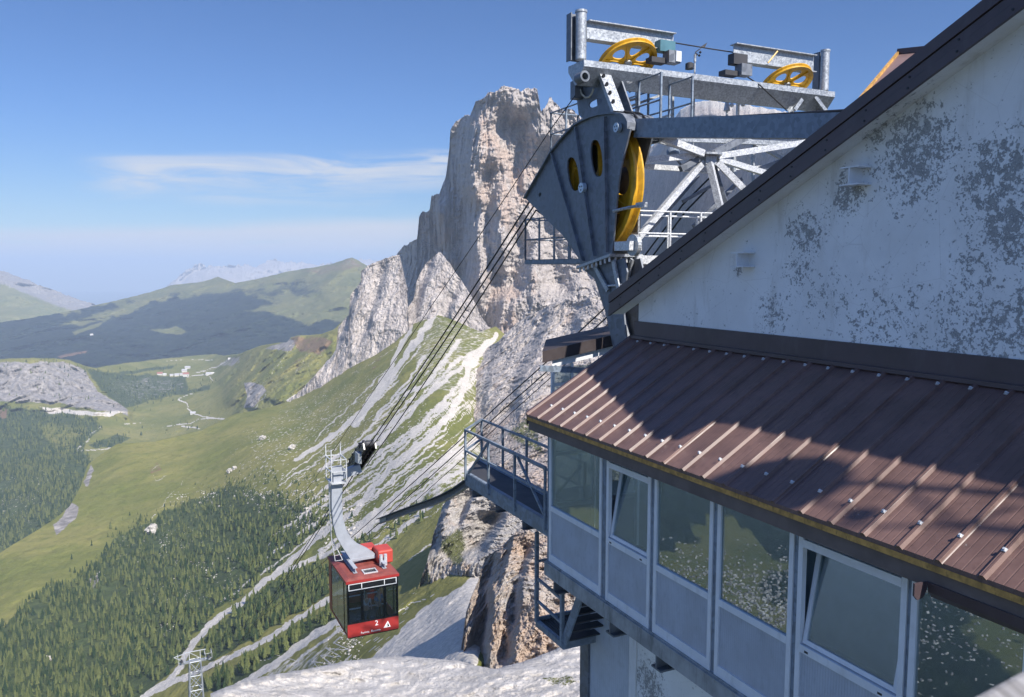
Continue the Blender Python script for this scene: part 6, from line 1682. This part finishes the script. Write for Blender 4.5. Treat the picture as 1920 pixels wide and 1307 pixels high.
for o in (2.9, 10.3):
    m = MB(); m.tube([(tw[0] - 2.6, o, tz + .9), (tw[0], o, tz + .25), (tw[0] + 2.6, o, tz - 1.5)], .34, 8); sd_ = m.build('saddle', M_dark, TW)
    m = MB()
    for s in (-1.6, 1.6): m.bar((tw[0] + s, o - .9, tz + .2), (tw[0] + s, o + .9, tz + .2), .1); m.bar((tw[0] + s, o - .9, tz + .2), (tw[0] + s, o - .9, tz + 1.6), .1); m.bar((tw[0] + s, o + .9, tz + .2), (tw[0] + s, o + .9, tz + 1.6), .1)
    m.bar((tw[0] - 1.6, o - .9, tz + 1.5), (tw[0] + 1.6, o - .9, tz + 1.5), .1); m.bar((tw[0] - 1.6, o + .9, tz + 1.5), (tw[0] + 1.6, o + .9, tz + 1.5), .1); m.build('saddle_platform', M_steel_b, TW)
m = MB(); m.bar((tw[0], 5.1, tz - .2), (tw[0], 5.1, tz + 2.4), .18); m.bar((tw[0], 8.1, tz - .2), (tw[0], 8.1, tz + 2.4), .18); m.bar((tw[0], 3.6, tz + 2.4), (tw[0], 9.6, tz + 2.4), .2); m.bar((tw[0], 5.1, tz + 2.3), (tw[0], 8.1, tz), .12); m.bar((tw[0], .9, tz + 1.6), (tw[0], 5.1, tz + 2.4), .16); m.bar((tw[0], .9, tz + 1.6), (tw[0], 3.0, tz + .2), .14); m.build('head_gantry', M_steel_b, TW)

# ------------------------------------------------------------------ two passengers standing at the front window
M_skin = paint('skin', (.50, .31, .23), .6, var=.05); M_hair = paint('brown hair', (.06, .04, .03), .7); M_trou = paint('dark trousers', (.05, .06, .09), .9)
def person(s, o, face, shirt, label):
    p0 = B((SF + s, oM + o, zB + .10)); t = thing('person', label, 'person', p0, 'passengers in the gondola')
    c, sn = math.cos(face), math.sin(face)
    X = lambda x, y, z: Vector((x * c - y * sn, x * sn + y * c, z))
    def skin(name, pts, edges, mat):
        me = bpy.data.meshes.new(name); me.from_pydata([X(*p[:3]) for p in pts], edges, []); me.materials.append(mat)
        ob = bpy.data.objects.new(name, me); COL.objects.link(ob); ob.parent = t
        md = ob.modifiers.new('skin', 'SKIN'); sv = me.skin_vertices[0].data if me.skin_vertices else None
        if sv is None:
            import bmesh
            bm = bmesh.new(); bm.from_mesh(me); bm.verts.layers.skin.verify(); bm.to_mesh(me); bm.free(); sv = me.skin_vertices[0].data
        for k, p in enumerate(pts): sv[k].radius = (p[3], p[4] if len(p) > 4 else p[3]); sv[k].use_root = k == 0
        su = ob.modifiers.new('sub', 'SUBSURF'); su.levels = 1; su.render_levels = 1
        me.polygons.foreach_set('use_smooth', [True] * len(me.polygons)); return ob
    body = [(0, 0, .93, .13, .10), (0, 0, 1.15, .12, .09), (0, 0, 1.36, .14, .09), (0, 0, 1.46, .06), (0, .01, 1.56, .075, .09), (0, .015, 1.66, .085, .10), (0, .01, 1.73, .06, .07)]
    ed = [(k, k + 1) for k in range(6)]
    for sg in (-1, 1):
        n = len(body); body += [(sg * .19, 0, 1.38, .05), (sg * .24, .04, 1.12, .04), (sg * .20, .24, .98, .032), (sg * .19, .31, .97, .028)]; ed += [(2, n), (n, n + 1), (n + 1, n + 2), (n + 2, n + 3)]
        n = len(body); body += [(sg * .10, 0, .84, .085), (sg * .11, .02, .47, .06), (sg * .11, 0, .08, .045), (sg * .11, .13, .03, .035)]; ed += [(0, n), (n, n + 1), (n + 1, n + 2), (n + 2, n + 3)]
    skin('body', body, ed, M_skin)
    sh = [(0, 0, .90, .15, .115), (0, 0, 1.15, .14, .105), (0, 0, 1.37, .155, .10)]; e2 = [(0, 1), (1, 2)]
    for sg in (-1, 1): n = len(sh); sh += [(sg * .19, 0, 1.38, .068), (sg * .23, .03, 1.18, .058)]; e2 += [(2, n), (n, n + 1)]
    skin('shirt', sh, e2, paint('shirt ' + name_of(shirt), shirt, .9))
    tr = [(0, 0, .92, .14, .11)]; e3 = []
    for sg in (-1, 1): n = len(tr); tr += [(sg * .10, 0, .82, .10), (sg * .11, .02, .47, .075), (sg * .11, 0, .12, .065)]; e3 += [(0, n), (n, n + 1), (n + 1, n + 2)]
    skin('trousers', tr, e3, M_trou)
    hr = [(0, -.02, 1.66, .09, .10), (0, -.015, 1.75, .07, .08)]; skin('hair', hr, [(0, 1)], M_hair)
    return t
def name_of(c): return 'pale' if sum(c) > 1.2 else 'blue'
fa = math.atan2(D[1], D[0]) + math.pi / 2
person(.75, -.15, fa, (.62, .60, .58), 'person in a pale shirt standing at the middle of the gondola front window')
person(.95, .55, fa + .3, (.12, .20, .34), 'person in a blue top standing right inside the gondola front window')
